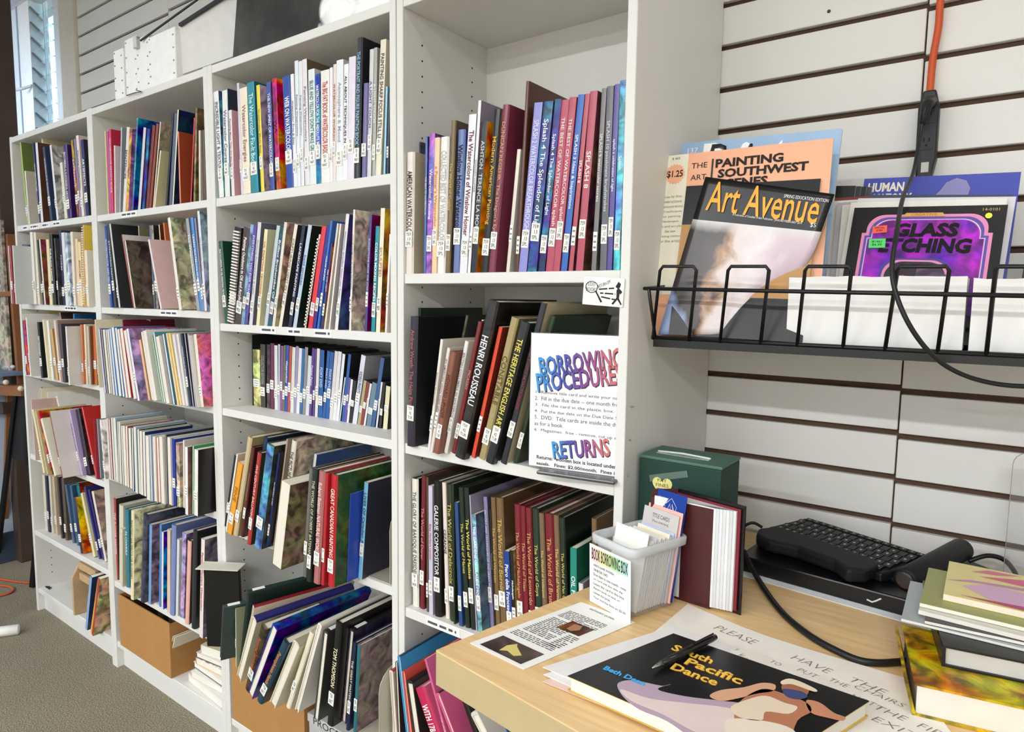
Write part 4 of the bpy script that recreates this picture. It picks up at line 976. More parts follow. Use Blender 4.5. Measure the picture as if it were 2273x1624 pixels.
st = [(.235, .17, .028, 'e2ddd2', 'e8e4dc', -4, 'thick white paperback, lowest of the flat stack beside the cardboard box'),
      (.215, .165, .022, 'd8d0c8', 'eae6de', 3, 'white paperback, second from bottom of the stack beside cardboard box'),
      (.205, .155, .02, '5a5c60', 'e8e4dc', -2, 'grey-spined paperback, middle of the stack beside cardboard box'),
      (.20, .15, .024, 'e0b884', '*e6e0d8', 4, 'orange and white paperback in the stack beside cardboard box'),
      (.18, .15, .018, '5a3a34', 'e6ddd4', 7, 'dark-brown-spined book near the top of the stack beside cardboard box'),
      (.17, .14, .03, 'e8e2d2', 'dccfae', 10, 'cream book topping the flat stack beside the cardboard box')]
z = .1050
for k, (a, b_, h, c_, cc, rz, lb) in enumerate(st):
    o = meshobj('flat_book', *boxdata(-a/2, a/2, -b_/2, b_/2, 0, .0015), M_PLAIN); set_tints(o.data, [lin(h6(c_))]*6)
    o.location = (-1.045+.012*(k % 2), .105+.004*k, z); o.rotation_euler = (0, 0, math.radians(rz))
    meshobj('page_block', *boxdata(-a/2+.002, a/2-.002, -b_/2+.002, b_/2-.003, .0015, h-.0015), mat('e9e5da', .85, .1), o)
    tp = meshobj('front_cover', *boxdata(-a/2, a/2, -b_/2, b_/2, h-.0015, h), M_ART if cc[0] == '*' else M_PLAIN, o); set_tints(tp.data, [lin(h6(cc))]*6)
    sp_ = meshobj('spine', *boxdata(-a/2, -a/2+.0018, -b_/2, b_/2, .0015, h-.0015), M_PLAIN, o); set_tints(sp_.data, [lin(h6(c_))]*6)
    tag(o, lb, 'book', 'flat books beside the cardboard box'); z += h+.0004
t = thing('cardboard_box', "brown cardboard box on the third bookcase's bottom shelf, under overhanging books", 'box', (-.685, .19, .1045))
open_box(t, -.175, .182, -.185, .19, .205, .004, cb)
t = thing('archive_box', 'pale grey archive box marked PROCESSING beside the brown box', 'box', (-.335, .2, .1045))
MB().box(-.155, .15, -.19, .18, 0, .14).build('box_body', mat('b4b4b2', .8, .1), t, bevel=.003)
MB().box(-.158, .153, -.193, .183, .14, .165).build('box_lid', mat('bcbcba', .8, .1), t, bevel=.003)
lettering('PROCESSING', '2a2a2a', frame((-.03, -.193, .152), (1, 0, 0), (0, 0, 1)), .2, .02, t, name='box_lettering')
# bottom shelf by the window: grey board, wooden book rack, dead insect-like crumbs
o = MB().box(-2.20, -1.70, .270, .279, .106, .345).build('grey_board', mat('4c4b46', .6, .2)); tag(o, "dark grey board at the back of the window-side bookcase's bottom shelf", 'board')
t = thing('book_rack', "small tan wooden book rack on the window-side bookcase's bottom shelf", 'rack', (-1.99, .09, .1045))
wd = mat('c0a27c', .6, .2, noise=.08)
MB().prism([(-.006, -.10, 0), (-.006, .18, 0), (-.006, .18, .2), (-.006, .06, .235), (-.006, -.07, .215), (-.006, -.10, .16)], (.012, 0, 0)).build('end_panel', wd, t, bevel=.003)
for k, (yy, zz) in enumerate(((-.075, .19), (-.075, .145), (.12, .10))): MB().box(.006, .16, yy, yy+.014, zz, zz+.03).build('rail', wd, t, bevel=.002)
MB().tube([(.0, -.02, .225), (.0, .0, .255), (.01, .03, .26), (.02, .06, .235)], .006, 8).build('handle', mat('d2bc96', .5), t, True)
cr = MB()
for k in range(7):
    p = Vector((-2.3871, 0.0260, 0.1048))+Vector((k*.006, (k % 3)*.004, 0)); cr.tube([p, p+Vector((.006, .004, .004)), p+Vector((.011, .001, .0))], .0016, 5)
o = cr.build('black_clip', mat('161412', .5)); tag(o, "small black clips lying on the window-side bookcase's bottom board", 'clip')
# notice card on the tall bookcase
def plane_thing(name, label, cat, TL, TR, BL, th, m, part='sheet', off=0):
    """a flat rectangular sheet from three corners; returns the thing, its origin (TL), unit axes and size"""
    TL, TR, BL = Vector(TL), Vector(TR), Vector(BL)
    ex = (TR-TL); wd_ = ex.length; ex.normalize(); dn = BL-TL; dn -= ex*dn.dot(ex); hg = dn.length; ey = -dn.normalized(); ez = ex.cross(ey)
    t = thing(name, label, cat, TL)
    q = [Vector((0, 0, 0)), ex*wd_, ex*wd_-ey*hg, -ey*hg]
    MB().prism([p for p in q], -ez*th).build(part, m, t)
    return t, ex, ey, ez, wd_, hg
paper = mat('efeeea', .75, .2, noise=.006)
t, ex, ey, ez, pw, ph = plane_thing('notice_card', 'white LOST BOOKS notice card taped to the tall bookcase front', 'notice', (0.3569, -0.0030, 1.4516), (0.4384, -0.0030, 1.4468), (0.3573, -0.0030, 1.4009), .0006, paper, 'card')
at = lambda u, v, o=0: ex*(u*pw)-ey*(v*ph)+ez*o
ring = MB().tube([at(.21+.15*math.cos(a*math.pi/10), .36, .0005)+ey*.2*ph*math.sin(a*math.pi/10) for a in range(21)], .0007, 4, caps=False).build('magnifier_drawing', mat('222', .7), t)
MB().prism([at(.31, .52, .0006), at(.34, .5, .0006), at(.5, .86, .0006), at(.46, .89, .0006)], ez*.0003).build('magnifier_drawing', mat('222', .7), t)
lettering('LOST\nBOOKS', '222', frame(at(.21, .36), ex, ey, .0004), .022, .016, t, name='card_lettering')
lettering("RETURN EM'", '222', frame(at(.52, .24), ex+ey*.45, ey-ex*.45, .0004), .027, .006, t, name='card_lettering')
for k in range(3): dashes('card_lettering', at(.40+.03*k, .48+.13*k), ex-ey*(-.12+.12*k), ey+ex*(-.12+.12*k), .032, .006, 1, '333', t, seed=k)
man = [(.80, .30), (.86, .12), (.92, .20), (.905, .32), (.88, .34), (.97, .47), (.92, .56), (.905, .50), (.90, .70), (.98, .90), (.95, .92), (.865, .74), (.77, .93), (.73, .90), (.84, .68), (.83, .42), (.855, .36), (.83, .34)]
MB().prism([at(u, v, .0004) for u, v in man], ez*.0003).build('walking_man_drawing', mat('1c1c1c', .7), t)
# acrylic sign holder with the borrowing rules
o0 = Vector((0.2495, 0.0120, 1.3381)); sw, sh_ = .216, .266
t = thing('sign_holder', 'clear acrylic sign holder with borrowing procedures on the tall bookcase', 'sign', (o0.x, -.016, 1.0785), (math.radians(-.5), 0, math.radians(9)))
am, an, al, ab = newmat('clear_acrylic', .05, .5); ab.inputs['Transmission Weight'].default_value = .95; ab.inputs['IOR'].default_value = 1.3; ab.inputs['Base Color'].default_value = (.97, .98, .98, 1)
sw = .185
MB().box(0, sw, .0012, .0024, .008, sh_).build('paper_sheet', mat('f4f3f4', .6, .3, noise=.004), t)
MB().box(-.002, sw+.002, .0026, .0046, .004, sh_+.002).build('acrylic_back', am, t)
MB().box(.03, sw, -.03, .045, .0, .0075).build('foot', mat('4a4a4c', .25, .5), t, bevel=.003)
def rainbow(name, stops, axis=0):
    m, n, l, b = newmat(name, .6, .2)
    tc = n.new('ShaderNodeTexCoord'); s = n.new('ShaderNodeSeparateXYZ'); l.new(tc.outputs['Generated'], s.inputs[0])
    r = n.new('ShaderNodeValToRGB'); e = r.color_ramp.elements
    e[0].position, e[1].position = stops[0][0], stops[-1][0]; e[0].color, e[1].color = lin(stops[0][1]), lin(stops[-1][1])
    for p, c in stops[1:-1]: e.new(p).color = lin(c)
    l.new(s.outputs[axis], r.inputs['Fac']); l.new(r.outputs['Color'], b.inputs['Base Color'])
    return m
wa = rainbow('wordart_gradient', [(0, '4a9ad8'), (.3, '4a5ab0'), (.6, '8a4a8c'), (1, 'd8786a')])
up = Vector((1, 0, .16)); upn = Vector((-.16, 0, 1)); SG = -.0002+.0012
for txt, u, v, wid, hgt, sx in (('BORROWING', .100, .80, .165, .037, 1), ('PROCEDURES', .098, .685, .172, .037, 1), ('RETURNS', .106, .19, .115, .034, 1)):
    zc = sh_*v
    lettering(txt, '223', frame((u+.0015, SG, zc-.0018), up, upn, .0004), wid, hgt, t, name='heading_shadow', bold=.03, m=mat('3a3450', .7))
    lettering(txt, '000', frame((u, SG, zc), up, upn, .0009), wid, hgt, t, name='heading', bold=.02, m=wa)
for k, tx in enumerate(['1.  Remove title card and write your name', '2.  Fill in the due date -- one month from now', '3.  File the card in the plastic box.', '4.  Put the due date on the Due Date Slip', '5.  DVD:  Title cards are inside the dvd', 'as for a book.', '6.  Magazines:  free - remove, cut up and use']):
    lettering(tx, '5a5a5a', frame((.010, SG, sh_*(.575-.046*k)), (1, 0, 0), (0, 0, 1), .0004), .0043*len(tx), .0076, t, name='printed_line', align='LEFT')
for k, tx in enumerate(['Returns:  wooden box is located under the', 'easels.   Fines: $2.00/month.  Fines in box']):
    lettering(tx, '444', frame((.016, SG, sh_*(.098-.045*k)), (1, 0, 0), (0, 0, 1), .0004), .0043*len(tx), .0074, t, name='printed_line', align='LEFT', bold=.02)
# ---------------------------------------------------------------- wire rack on the slat wall with magazines
BZ = 1.3425
wire = mat('17171a', .35, .5, .2, noise=.1, scale=60)
t = thing('magazine_rack', 'black wire literature rack hooked on the white slat wall', 'rack', (.85, .24, BZ))
ro = Vector((.85, .24, BZ))
def rt(pts, r, name, seg=6, sm=False):
    p = [Vector(q)-ro for q in (smooth_path(pts, 5) if sm else pts)]
    return MB().tube(p, r, seg).build(name, wire, t, True)
def lerp(a, b, k): return tuple(p+(q-p)*k for p, q in zip(a, b))
rail0, rail1 = (0.4581, 0.0350, 1.4304), (0.9966, 0.0350, 1.4212)
far = lerp(rail0, rail1, 1.35)
rt([(.470, .405, 1.455), rail0, far, (far[0], .405, 1.455)], .0034, 'top_rail')
b0, b1 = (0.4566, 0.0800, 1.3419), (1.0035, 0.0800, 1.3396)
bf = lerp(b0, b1, 1.3)
rt([(.470, .405, BZ), b0, bf, (bf[0], .405, BZ)], .0036, 'bottom_rail')
rt([lerp(rail0, far, .012), lerp(b0, bf, .008)], .0032, 'corner_wire')
rt([(0.4576, 0.0800, 1.3386), (0.4891, 0.0300, 1.4616), (0.4955, 0.0280, 1.4683), (0.5497, 0.0280, 1.4673), (0.5547, 0.0300, 1.4605), (0.5269, 0.0800, 1.3385)], .0031, "loop_wire", 6)
rt([(0.5830, 0.0800, 1.3384), (0.6080, 0.0300, 1.4597), (0.6136, 0.0280, 1.4661), (0.6685, 0.0280, 1.4651), (0.6731, 0.0300, 1.4587), (0.6517, 0.0800, 1.3386)], .0031, "loop_wire", 6)
rt([(0.7097, 0.0800, 1.3382), (0.7267, 0.0300, 1.4579), (0.7313, 0.0280, 1.4639), (0.7869, 0.0280, 1.4628), (0.7911, 0.0300, 1.4569), (0.7778, 0.0800, 1.3388)], .0031, "loop_wire", 6)
rt([(0.8357, 0.0800, 1.3379), (0.8505, 0.0300, 1.4560), (0.8542, 0.0280, 1.4616), (0.9086, 0.0280, 1.4606), (0.9125, 0.0300, 1.4551), (0.9033, 0.0800, 1.3390)], .0031, "loop_wire", 6)
rt([(0.9613, 0.0800, 1.3377), (0.9642, 0.0300, 1.4543), (0.9673, 0.0280, 1.4594), (1.0136, 0.0280, 1.4586), (1.0172, 0.0300, 1.4535), (1.0167, 0.0800, 1.3385)], .0031, "loop_wire", 6)
MB().box(b0[0]+.004-ro.x, bf[0]-ro.x, .083-ro.y, .41-ro.y, -.0075, -.0035).build('base_sheet', wire, t)
MB().box(b0[0]+.002-ro.x, bf[0]-ro.x, .080-ro.y, .0835-ro.y, -.018, -.0035).build('front_lip', wire, t)
for x in (.52, .80, 1.10): MB().box(x-ro.x-.008, x-ro.x+.008, .40-ro.y, .4195-ro.y, -.015, .10).build('hook_bracket', wire, t)
def mag(name, label, TL, TR, BL, th, m, cat='magazine', group=None, zend=BZ+.0006):
    TL, TR, BL = Vector(TL), Vector(TR), Vector(BL)
    ex = TR-TL; wd_ = ex.length; ex.normalize(); dn = BL-TL; dn = (dn-ex*dn.dot(ex)).normalized(); ey = -dn; ez = ex.cross(ey)
    low = min(TL.z, TR.z)
    hg = (low-zend)/(-dn.z)
    t = thing(name, label, cat, TL, group=group)
    q = [Vector((0, 0, 0)), ex*wd_, ex*wd_+dn*hg, dn*hg]
    MB().prism([p-ez*.0008 for p in q], -ez*(th-.0016)).build('page_block', mat('e8e4da', .85, .1), t)
    MB().prism(q, -ez*.0007).build('front_cover', m, t); MB().prism([p-ez*(th-.0007) for p in q], -ez*.0007).build('back_cover', mat('c8c4bc', .5), t)
    P = lambda u, v, o=0: ex*(u*wd_)+dn*(v*wd_)+ez*o   # v in widths, downward
    return t, ex, ey, ez, wd_, P
def patch(t, P, ez, poly, col, name='printed_panel', o=.0002, art=False):
    b = MB().prism([P(u, v, o) for u, v in poly], ez*.0002).build(name, M_ART if art else mat(col, .4, .4), t)
    if art: set_tints(b.data, [lin(h6(col))]*len(b.data.polygons))
    return b
def say(t, P, ex, ey, txt, u, v, wid, hgt, col, wd_, **k):
    p = P(u, v); return lettering(txt, col, frame(p, ex, ey, .0007), wid*wd_, hgt*wd_, t, **k)
# pale blue magazine at the back
t, ex, ey, ez, wd_, P = mag('magazine', "pale blue painting magazine at the back of the wire rack", (0.4460, 0.2150, 1.7182), (0.7312, 0.2250, 1.7098), (0.4560, 0.1900, 1.5563), .006, mat('9fbcdc', .4, .4))
say(t, P, ex, ey, '137', .075, .06, .07, .035, 'fff', wd_); say(t, P, ex, ey, 'Paint', .42, .16, .55, .26, 'ffffff', wd_, bold=.06); say(t, P, ex, ey, 'Paint', .42, .16, .53, .24, '1c1c22', wd_, shear=.2)
# peach magazine
t, ex, ey, ez, wd_, P = mag('magazine', 'peach and cream magazine titled PAINTING SOUTHWEST SCENES in the wire rack', (0.4366, 0.1500, 1.6826), (0.7295, 0.1650, 1.6822), (0.4543, 0.1250, 1.4999), .005, mat('efb08c', .4, .4))
patch(t, P, ez, [(0, 0), (.165, 0), (.165, .9), (0, .9)], 'e9e4cf')
star = []
for k in range(40): r_ = .068 if k % 2 else .058; a = k*math.pi/20; star.append((.085+r_*math.cos(a), .125+r_*math.sin(a)))
patch(t, P, ez, star, 'efb08c', 'price_star', .0004)
say(t, P, ex, ey, '$1.25', .085, .125, .105, .05, '2a1c18', wd_, bold=.02); say(t, P, ex, ey, 'B 403', .085, .025, .05, .015, '444', wd_)
say(t, P, ex, ey, 'THE', .24, .085, .10, .034, '2c2420', wd_); say(t, P, ex, ey, 'ART', .24, .16, .10, .034, '2c2420', wd_)
patch(t, P, ez, [(.316, .05), (.328, .05), (.328, .21), (.316, .21)], '2c2420', 'printed_bar', .0003)
say(t, P, ex, ey, 'PAINTING', .54, .085, .40, .055, '2c2422', wd_, bold=.04); say(t, P, ex, ey, 'SOUTHWEST', .62, .15, .56, .055, '2c2422', wd_, bold=.04); say(t, P, ex, ey, 'SCENES', .51, .215, .34, .055, '2c2422', wd_, bold=.04)
for k, tx in enumerate(['Step by Step', 'instructions', 'demonstrations', 'of techniques', 'for painting', 'landscapes', 'oils and acrylics', 'the new', 'painting method', 'for the artist']):
    say(t, P, ex, ey, tx, .085, .27+.032*k, .010*len(tx), .018, '6a6a64', wd_, name='printed_line')
# black magazine behind the front one
t, ex, ey, ez, wd_, P = mag('magazine', 'black and orange magazine half hidden behind the front magazine of the rack', (0.4896, 0.1350, 1.6204), (0.7167, 0.1500, 1.6151), (0.4968, 0.1120, 1.4977), .004, mat('101014', .35, .4))
patch(t, P, ez, [(0, .32), (1, .32), (1, .9), (0, .9)], 'b88a50')
t, ex, ey, ez, wd_, P = mag('magazine', 'grey magazine with the word ART standing low beside the first carton', (0.5661, 0.1180, 1.4642), (0.6851, 0.1210, 1.4625), (0.5681, 0.1150, 1.4243), .004, mat('8a8578', .5, .3))
say(t, P, ex, ey, 'ART', .76, .66, .32, .085, '4a463e', wd_)
say(t, P, ex, ey, 'Art', .14, .17, .25, .20, 'e8a85a', wd_, bold=.02)
# the front magazine: its loose lower corner curls away
def curl_mag():
    TL, TR, BL, BR = map(Vector, ((0.5322, 0.1150, 1.6303), (0.7433, 0.1300, 1.5846), (0.4645, 0.0880, 1.3470), (0.6837, 0.1050, 1.3554)))
    o0 = TL.copy(); t = thing('magazine', 'black-topped art magazine with a waterfall painting, front of the wire rack', 'magazine', o0)
    N, M_ = 18, 24
    def S(u, v):
        p = TL*(1-u)*(1-v)+TR*u*(1-v)+BL*(1-u)*v+BR*u*v
        k = max(0, u-.45)/.55*max(0, v-.35)/.65
        p = p + Vector((-.05, .035, .035))*k**1.6 + Vector((0, -.012, 0))*math.sin(u*math.pi)*max(0, v-.3)
        p.z = max(p.z, BZ+.002)
        return p-o0
    m, n, l, b = newmat('waterfall_cover', .3, .5)
    uv = n.new('ShaderNodeUVMap'); s = n.new('ShaderNodeSeparateXYZ'); l.new(uv.outputs[0], s.inputs[0])
    tx = n.new('ShaderNodeTexNoise'); tx.inputs['Scale'].default_value = 5; tx.inputs['Detail'].default_value = 7; tx.inputs['Distortion'].default_value = .6; l.new(uv.outputs[0], tx.inputs['Vector'])
    ma = n.new('ShaderNodeMath'); ma.operation = 'MULTIPLY_ADD'; ma.inputs[1].default_value = .42; l.new(tx.outputs['Fac'], ma.inputs[0]); l.new(s.outputs['X'], ma.inputs[2])
    r = n.new('ShaderNodeValToRGB'); e = r.color_ramp.elements
    e[0].position = .3; e[0].color = lin('37302f'); e[1].position = 1.0; e[1].color = lin('cdb9c4')
    for p, c in ((.50, '4a3f40'), (.56, 'b08a6c'), (.63, 'd9cbc8'), (.8, 'e6dde0')): e.new(p).color = lin(c)
    l.new(ma.outputs[0], r.inputs['Fac'])
    r2 = n.new('ShaderNodeValToRGB'); e2 = r2.color_ramp.elements; e2[0].position = .28; e2[0].color = (0, 0, 0, 1); e2[1].position = .36; e2[1].color = (1, 1, 1, 1)
    m2 = n.new('ShaderNodeMath'); m2.operation = 'MULTIPLY_ADD'; m2.inputs[1].default_value = .06; l.new(tx.outputs['Fac'], m2.inputs[0]); l.new(s.outputs['Y'], m2.inputs[2]); l.new(m2.outputs[0], r2.inputs['Fac'])
    mx = n.new('ShaderNodeMix'); mx.data_type = 'RGBA'; l.new(r2.outputs['Color'], mx.inputs['Factor']); mx.inputs['A'].default_value = lin('d8d6d6'); l.new(r.outputs['Color'], mx.inputs['B'])
    m3 = n.new('ShaderNodeMath'); m3.operation = 'MULTIPLY_ADD'; m3.inputs[1].default_value = .25; l.new(tx.outputs['Fac'], m3.inputs[0])
    m4 = n.new('ShaderNodeMath'); m4.operation = 'SUBTRACT'; l.new(s.outputs['Y'], m4.inputs[0]); l.new(s.outputs['X'], m4.inputs[1]); l.new(m4.outputs[0], m3.inputs[2])
    r3 = n.new('ShaderNodeValToRGB'); e3 = r3.color_ramp.elements; e3[0].position = .80; e3[0].color = (0, 0, 0, 1); e3[1].position = .86; e3[1].color = (1, 1, 1, 1); l.new(m3.outputs[0], r3.inputs['Fac'])
    mz = n.new('ShaderNodeMix'); mz.data_type = 'RGBA'; l.new(r3.outputs['Color'], mz.inputs['Factor']); l.new(mx.outputs['Result'], mz.inputs['A']); mz.inputs['B'].default_value = lin('93a4cc')
    l.new(mz.outputs['Result'], b.inputs['Base Color'])
    band = .262
    def sheet(name, off, mats, split):
        v = []; f = []; mi = []; uvs = []
        vs = sorted(set([i/M_ for i in range(M_+1)]+[band]))
        nz = (TR-TL).cross(TL-BL).normalized()
        for vv in vs:
            for i in range(N+1): v.append(tuple(S(i/N, vv)-nz*off)); uvs.append((i/N, vv))
        for a in range(len(vs)-1):
            for i in range(N):
                k = a*(N+1)+i; f.append((k+1, k, k+N+1, k+N+2)); mi.append(0 if vs[a] < band-1e-6 else 1)
        o = meshobj(name, v, f, mats, t, True); o.data.polygons.foreach_set('material_index', mi if split else [0]*len(mi))
        ul = o.data.uv_layers.new(name='UVMap')
        for lp in o.data.loops: ul.data[lp.index].uv = uvs[lp.vertex_index]
        sd = o.modifiers.new('thickness', 'SOLIDIFY'); sd.thickness = .0006; sd.offset = 0
        return o
    sheet('front_cover', 0, [mat('0c0b0c', .3, .4), m], True)
    for k in range(4): sheet('page', .0012*(k+1), [mat('e6e0d2', .7, .2)], False)
    sheet('back_cover', .0062, [mat('2a2826', .4)], False)
    ex = (S(.9, .12)-S(.1, .12)).normalized(); ey = S(.5, .02)-S(.5, .24); ey = (ey-ex*ey.dot(ex)).normalized()
    lettering('Art Avenue', 'f0b04c', frame(S(.51, .122), ex, ey, .003), .86*(TR-TL).length, .052, t, bold=.008, name='title')
    lettering('SPRING EDUCATION EDITION', 'eee', frame(S(.815, .055), ex, ey, .003), .07, .0055, t, name='subtitle')
    lettering('A Federation of Canadian Artists Publication - JANUARY/FEBRUARY 2014', 'eee', frame(S(.58, .215), ex, ey, .003), .115, .0048, t, name='subtitle')
    lettering('$5', 'eee', frame(S(.93, .225), ex, ey, .003), .0085, .008, t, name='price')
curl_mag()
# edge-on magazines between, the white magazine boxes and what stands in them
def carton(x0, x1, y0, y1, h, label, f0, f1):
    cx = (x0+x1)/2; t = thing('magazine_carton', label, 'box', (cx, (y0+y1)/2, BZ)); m = mat('edecea', .8, .1, noise=.01); a, b = (x1-x0)/2, (y1-y0)/2
    rr_ = random.Random(int(x0*1000)); n = 14
    top = [(-a+2*a*k/n, h+rr_.uniform(-.0012, .0012)) for k in range(n+1)]
    MB().prism([(-a, -b, 0)]+[(u, -b, z) for u, z in top]+[(a, -b, 0)], (0, .004, 0)).build('front_wall', m, t)
    MB().box(-a, -a+.004, -b+.004, b, 0, h-.002).build('side_wall', m, t); MB().box(a-.004, a, -b+.004, b, 0, h-.002).build('side_wall', m, t)
    MB().box(-a+.004, a-.004, b-.004, b, 0, h-.002).build('back_wall', m, t); MB().box(-a+.004, a-.004, -b+.004, b-.004, 0, .003).build('bottom', m, t)
c0, c1_ = (0.6872, 0.1000, 1.4505), (0.9329, 0.1000, 1.4320)
carton(c0[0], c1_[0]-.001, .10, .37, c0[2]-BZ, 'white cut-down magazine carton in the rack, holding the purple booklet', 0, 0)
c2_ = (0.9373, 0.1000, 1.4462)
carton(c2_[0]+.002, c2_[0]+.22, .10, .37, c2_[2]-BZ, "white cut-down magazine carton at the rack's end, cut off by the frame", 0, 0)
t, ex, ey, ez, wd_, P = mag('booklet', 'purple and black booklet titled GLASS ETCHING in the first white carton', (0.7581, 0.2250, 1.5732), (0.9720, 0.2250, 1.5631), (0.7373, 0.1900, 1.4602), .004, mat('0a090b', .3, .4), zend=BZ+.004)
def arch(u0, u1, v0, v1, step, n=8):
    r_ = .12; pts = [(u0, v1), (u0, v0+r_+step), (u0+step, v0+r_+step), (u0+step, v0+r_)]
    for k in range(n+1): a = math.pi+math.pi/2*k/n; pts.append((u0+step+r_+r_*math.cos(a), v0+r_+r_*math.sin(a)*1.0))
    return pts+[(u0+u1-u, v) for u, v in pts[::-1]]
for k, (ins, col) in enumerate(((0, 'e08ab4'), (.022, '5a4aa0'), (.04, 'e8c0d8'), (.046, '9a52b4'))):
    patch(t, P, ez, arch(.085+ins, .935-ins, .065+ins, .85, .03), col, 'printed_frame', .0002+.0002*k, art=False)
pz = patch(t, P, ez, arch(.135, .885, .115, .85, .03), '8e4aae', 'printed_ground', .0011, art=True)
for k, (ins, col) in enumerate(((0, '4a3a8a'), (.018, 'e08ab4'), (.036, '241c28'))):
    patch(t, P, ez, arch(.21+ins, .76-ins, .42+ins*.8, .85, .04), col, 'printed_arch', .0014+.0002*k)
patch(t, P, ez, [(.50, .47), (.62, .46), (.69, .55), (.70, .85), (.48, .85)], '6a5470', 'printed_photo', .0022, art=True)
patch(t, P, ez, [(.30, .6), (.42, .55), (.44, .85), (.28, .85)], '8a3a6a', 'printed_photo', .0022, art=True)
say(t, P, ex, ey, 'GLASS', .51, .20, .42, .11, '131013', wd_, bold=.045, shear=.1).location; say(t, P, ex, ey, 'ETCHING', .515, .325, .60, .115, '131013', wd_, bold=.045, shear=.1)
for o, fr_, a, b in FIT[-2:]: fr_.translation += ez*.0018
patch(t, P, ez, [(.37, .055), (.61, .055), (.63, .085), (.35, .085)], 'd8a060', 'printed_ribbon', .0016); say(t, P, ex, ey, 'CREATIVE', .49, .07, .17, .022, 'b87838', wd_)
FIT[-1][1].translation += ez*.0016
say(t, P, ex, ey, '14-0101', .905, .035, .10, .022, 'd8b060', wd_)
patch(t, P, ez, [(.895+.022*math.cos(k*.628), .085+.022*math.sin(k*.628)) for k in range(10)], 'f0f040', 'price_dot', .0016)
patch(t, P, ez, [(.155, .165), (.255, .155), (.26, .215), (.16, .225)], 'f0604a', 'price_sticker', .0024); patch(t, P, ez, [(.145, .27), (.26, .265), (.265, .34), (.15, .345)], '58d868', 'price_sticker', .0024)
say(t, P, ex, ey, 'SPECIAL\n$.999', .207, .19, .07, .04, '7a1c18', wd_); FIT[-1][1].translation += ez*.0024
say(t, P, ex, ey, '81901\n$6.99', .205, .305, .07, .045, '14401c', wd_); FIT[-1][1].translation += ez*.0024
t, ex, ey, ez, wd_, P = mag('book', 'glossy blue book titled HUMAN ANATOMY behind the purple booklet', (0.7536, 0.3350, 1.6390), (0.9859, 0.3350, 1.6288), (0.7557, 0.3150, 1.5522), .009, mat('4a54b0', .22, .5), cat='book', zend=BZ+.004)
say(t, P, ex, ey, 'HUMAN', .16, .08, .25, .075, 'f0ecd8', wd_, bold=.035); say(t, P, ex, ey, 'ANATOMY', .19, .17, .31, .075, 'f0ecd8', wd_, bold=.035)
head = [(.50, .24), (.49, .17), (.53, .12), (.56, .06), (.62, .03), (.68, .05), (.71, .11), (.70, .17), (.66, .21), (.66, .26)]
patch(t, P, ez, head, '8a86bc', 'head_drawing', .0003)
MB().tube([P(u, v, .0006) for u, v in head], .0006, 4).build('head_drawing', mat('b8a8a0', .5), t)
mag('booklet', 'white booklet directly behind the purple booklet', (0.7494, 0.2400, 1.5848), (0.9702, 0.2400, 1.5747), (0.7345, 0.2050, 1.4608), .004, mat('e2dfd8', .5), cat='booklet', zend=BZ+.004)
mag('booklet', 'pale mauve booklet, second behind the purple booklet', (0.7588, 0.2500, 1.5924), (0.9814, 0.2500, 1.5779), (0.7442, 0.2150, 1.4611), .004, mat('d8d4d8', .5), cat='booklet', zend=BZ+.004)
mag('booklet', 'dark slate booklet, third behind the purple booklet', (0.7746, 0.2600, 1.5986), (0.9779, 0.2600, 1.5823), (0.7560, 0.2250, 1.4613), .004, mat('3a4258', .5), cat='booklet', zend=BZ+.004)
mag('magazine', 'cream magazine edge-on beside the purple booklet', (0.7342, 0.2500, 1.5825), (0.8027, 0.2540, 1.5827), (0.6970, 0.2150, 1.4665), .006, mat('dcd6cc', .5), zend=BZ+.004)
mag('magazine', 'grey magazine edge-on beside the purple booklet', (0.7236, 0.2580, 1.5882), (0.7931, 0.2620, 1.5882), (0.6861, 0.2230, 1.4670), .006, mat('b4b0b4', .5), zend=BZ+.004)
mag('magazine', 'white magazine edge-on between front magazine and carton', (0.7160, 0.2660, 1.5929), (0.7862, 0.2700, 1.5928), (0.6781, 0.2310, 1.4691), .006, mat('e6e2dc', .5), zend=BZ+.004)
mag('magazine', 'dark red magazine edge-on between front magazine and carton', (0.7066, 0.2740, 1.5995), (0.7778, 0.2780, 1.5992), (0.6682, 0.2390, 1.4762), .006, mat('7a3030', .5), zend=BZ+.004)
mag('magazine', 'black-edged magazine standing behind the white cartons', (0.6710, 0.2900, 1.6267), (0.7474, 0.2900, 1.6208), (0.6716, 0.2850, 1.5763), .004, mat('141416', .4), group='black-edged magazines behind the cartons', zend=BZ+.004)
mag('magazine', 'black-edged magazine standing behind the white cartons', (0.6790, 0.2970, 1.6262), (0.7551, 0.2970, 1.6203), (0.6794, 0.2920, 1.5791), .004, mat('2a2a30', .4), group='black-edged magazines behind the cartons', zend=BZ+.004)
mag('magazine', 'black-edged magazine standing behind the white cartons', (0.6870, 0.3040, 1.6256), (0.7629, 0.3040, 1.6198), (0.6873, 0.2990, 1.5818), .004, mat('141416', .4), group='black-edged magazines behind the cartons', zend=BZ+.004)
mag('magazine', 'black-edged magazine standing behind the white cartons', (0.6951, 0.3110, 1.6251), (0.7707, 0.3110, 1.6194), (0.6951, 0.3060, 1.5846), .004, mat('3a3a3e', .4), group='black-edged magazines behind the cartons', zend=BZ+.004)
t, ex, ey, ez, wd_, P = mag('magazine', 'dark magazine with a landscape picture at the end of the rack', (1.0019, 0.2250, 1.5449), (1.1370, 0.2250, 1.5364), (0.9738, 0.1900, 1.4544), .004, mat('1c1d22', .35, .4), zend=BZ+.004)
patch(t, P, ez, [(.14, .18), (1, .18), (1, .8), (.14, .8)], 'c8a87a', 'printed_photo', .0003, art=True)
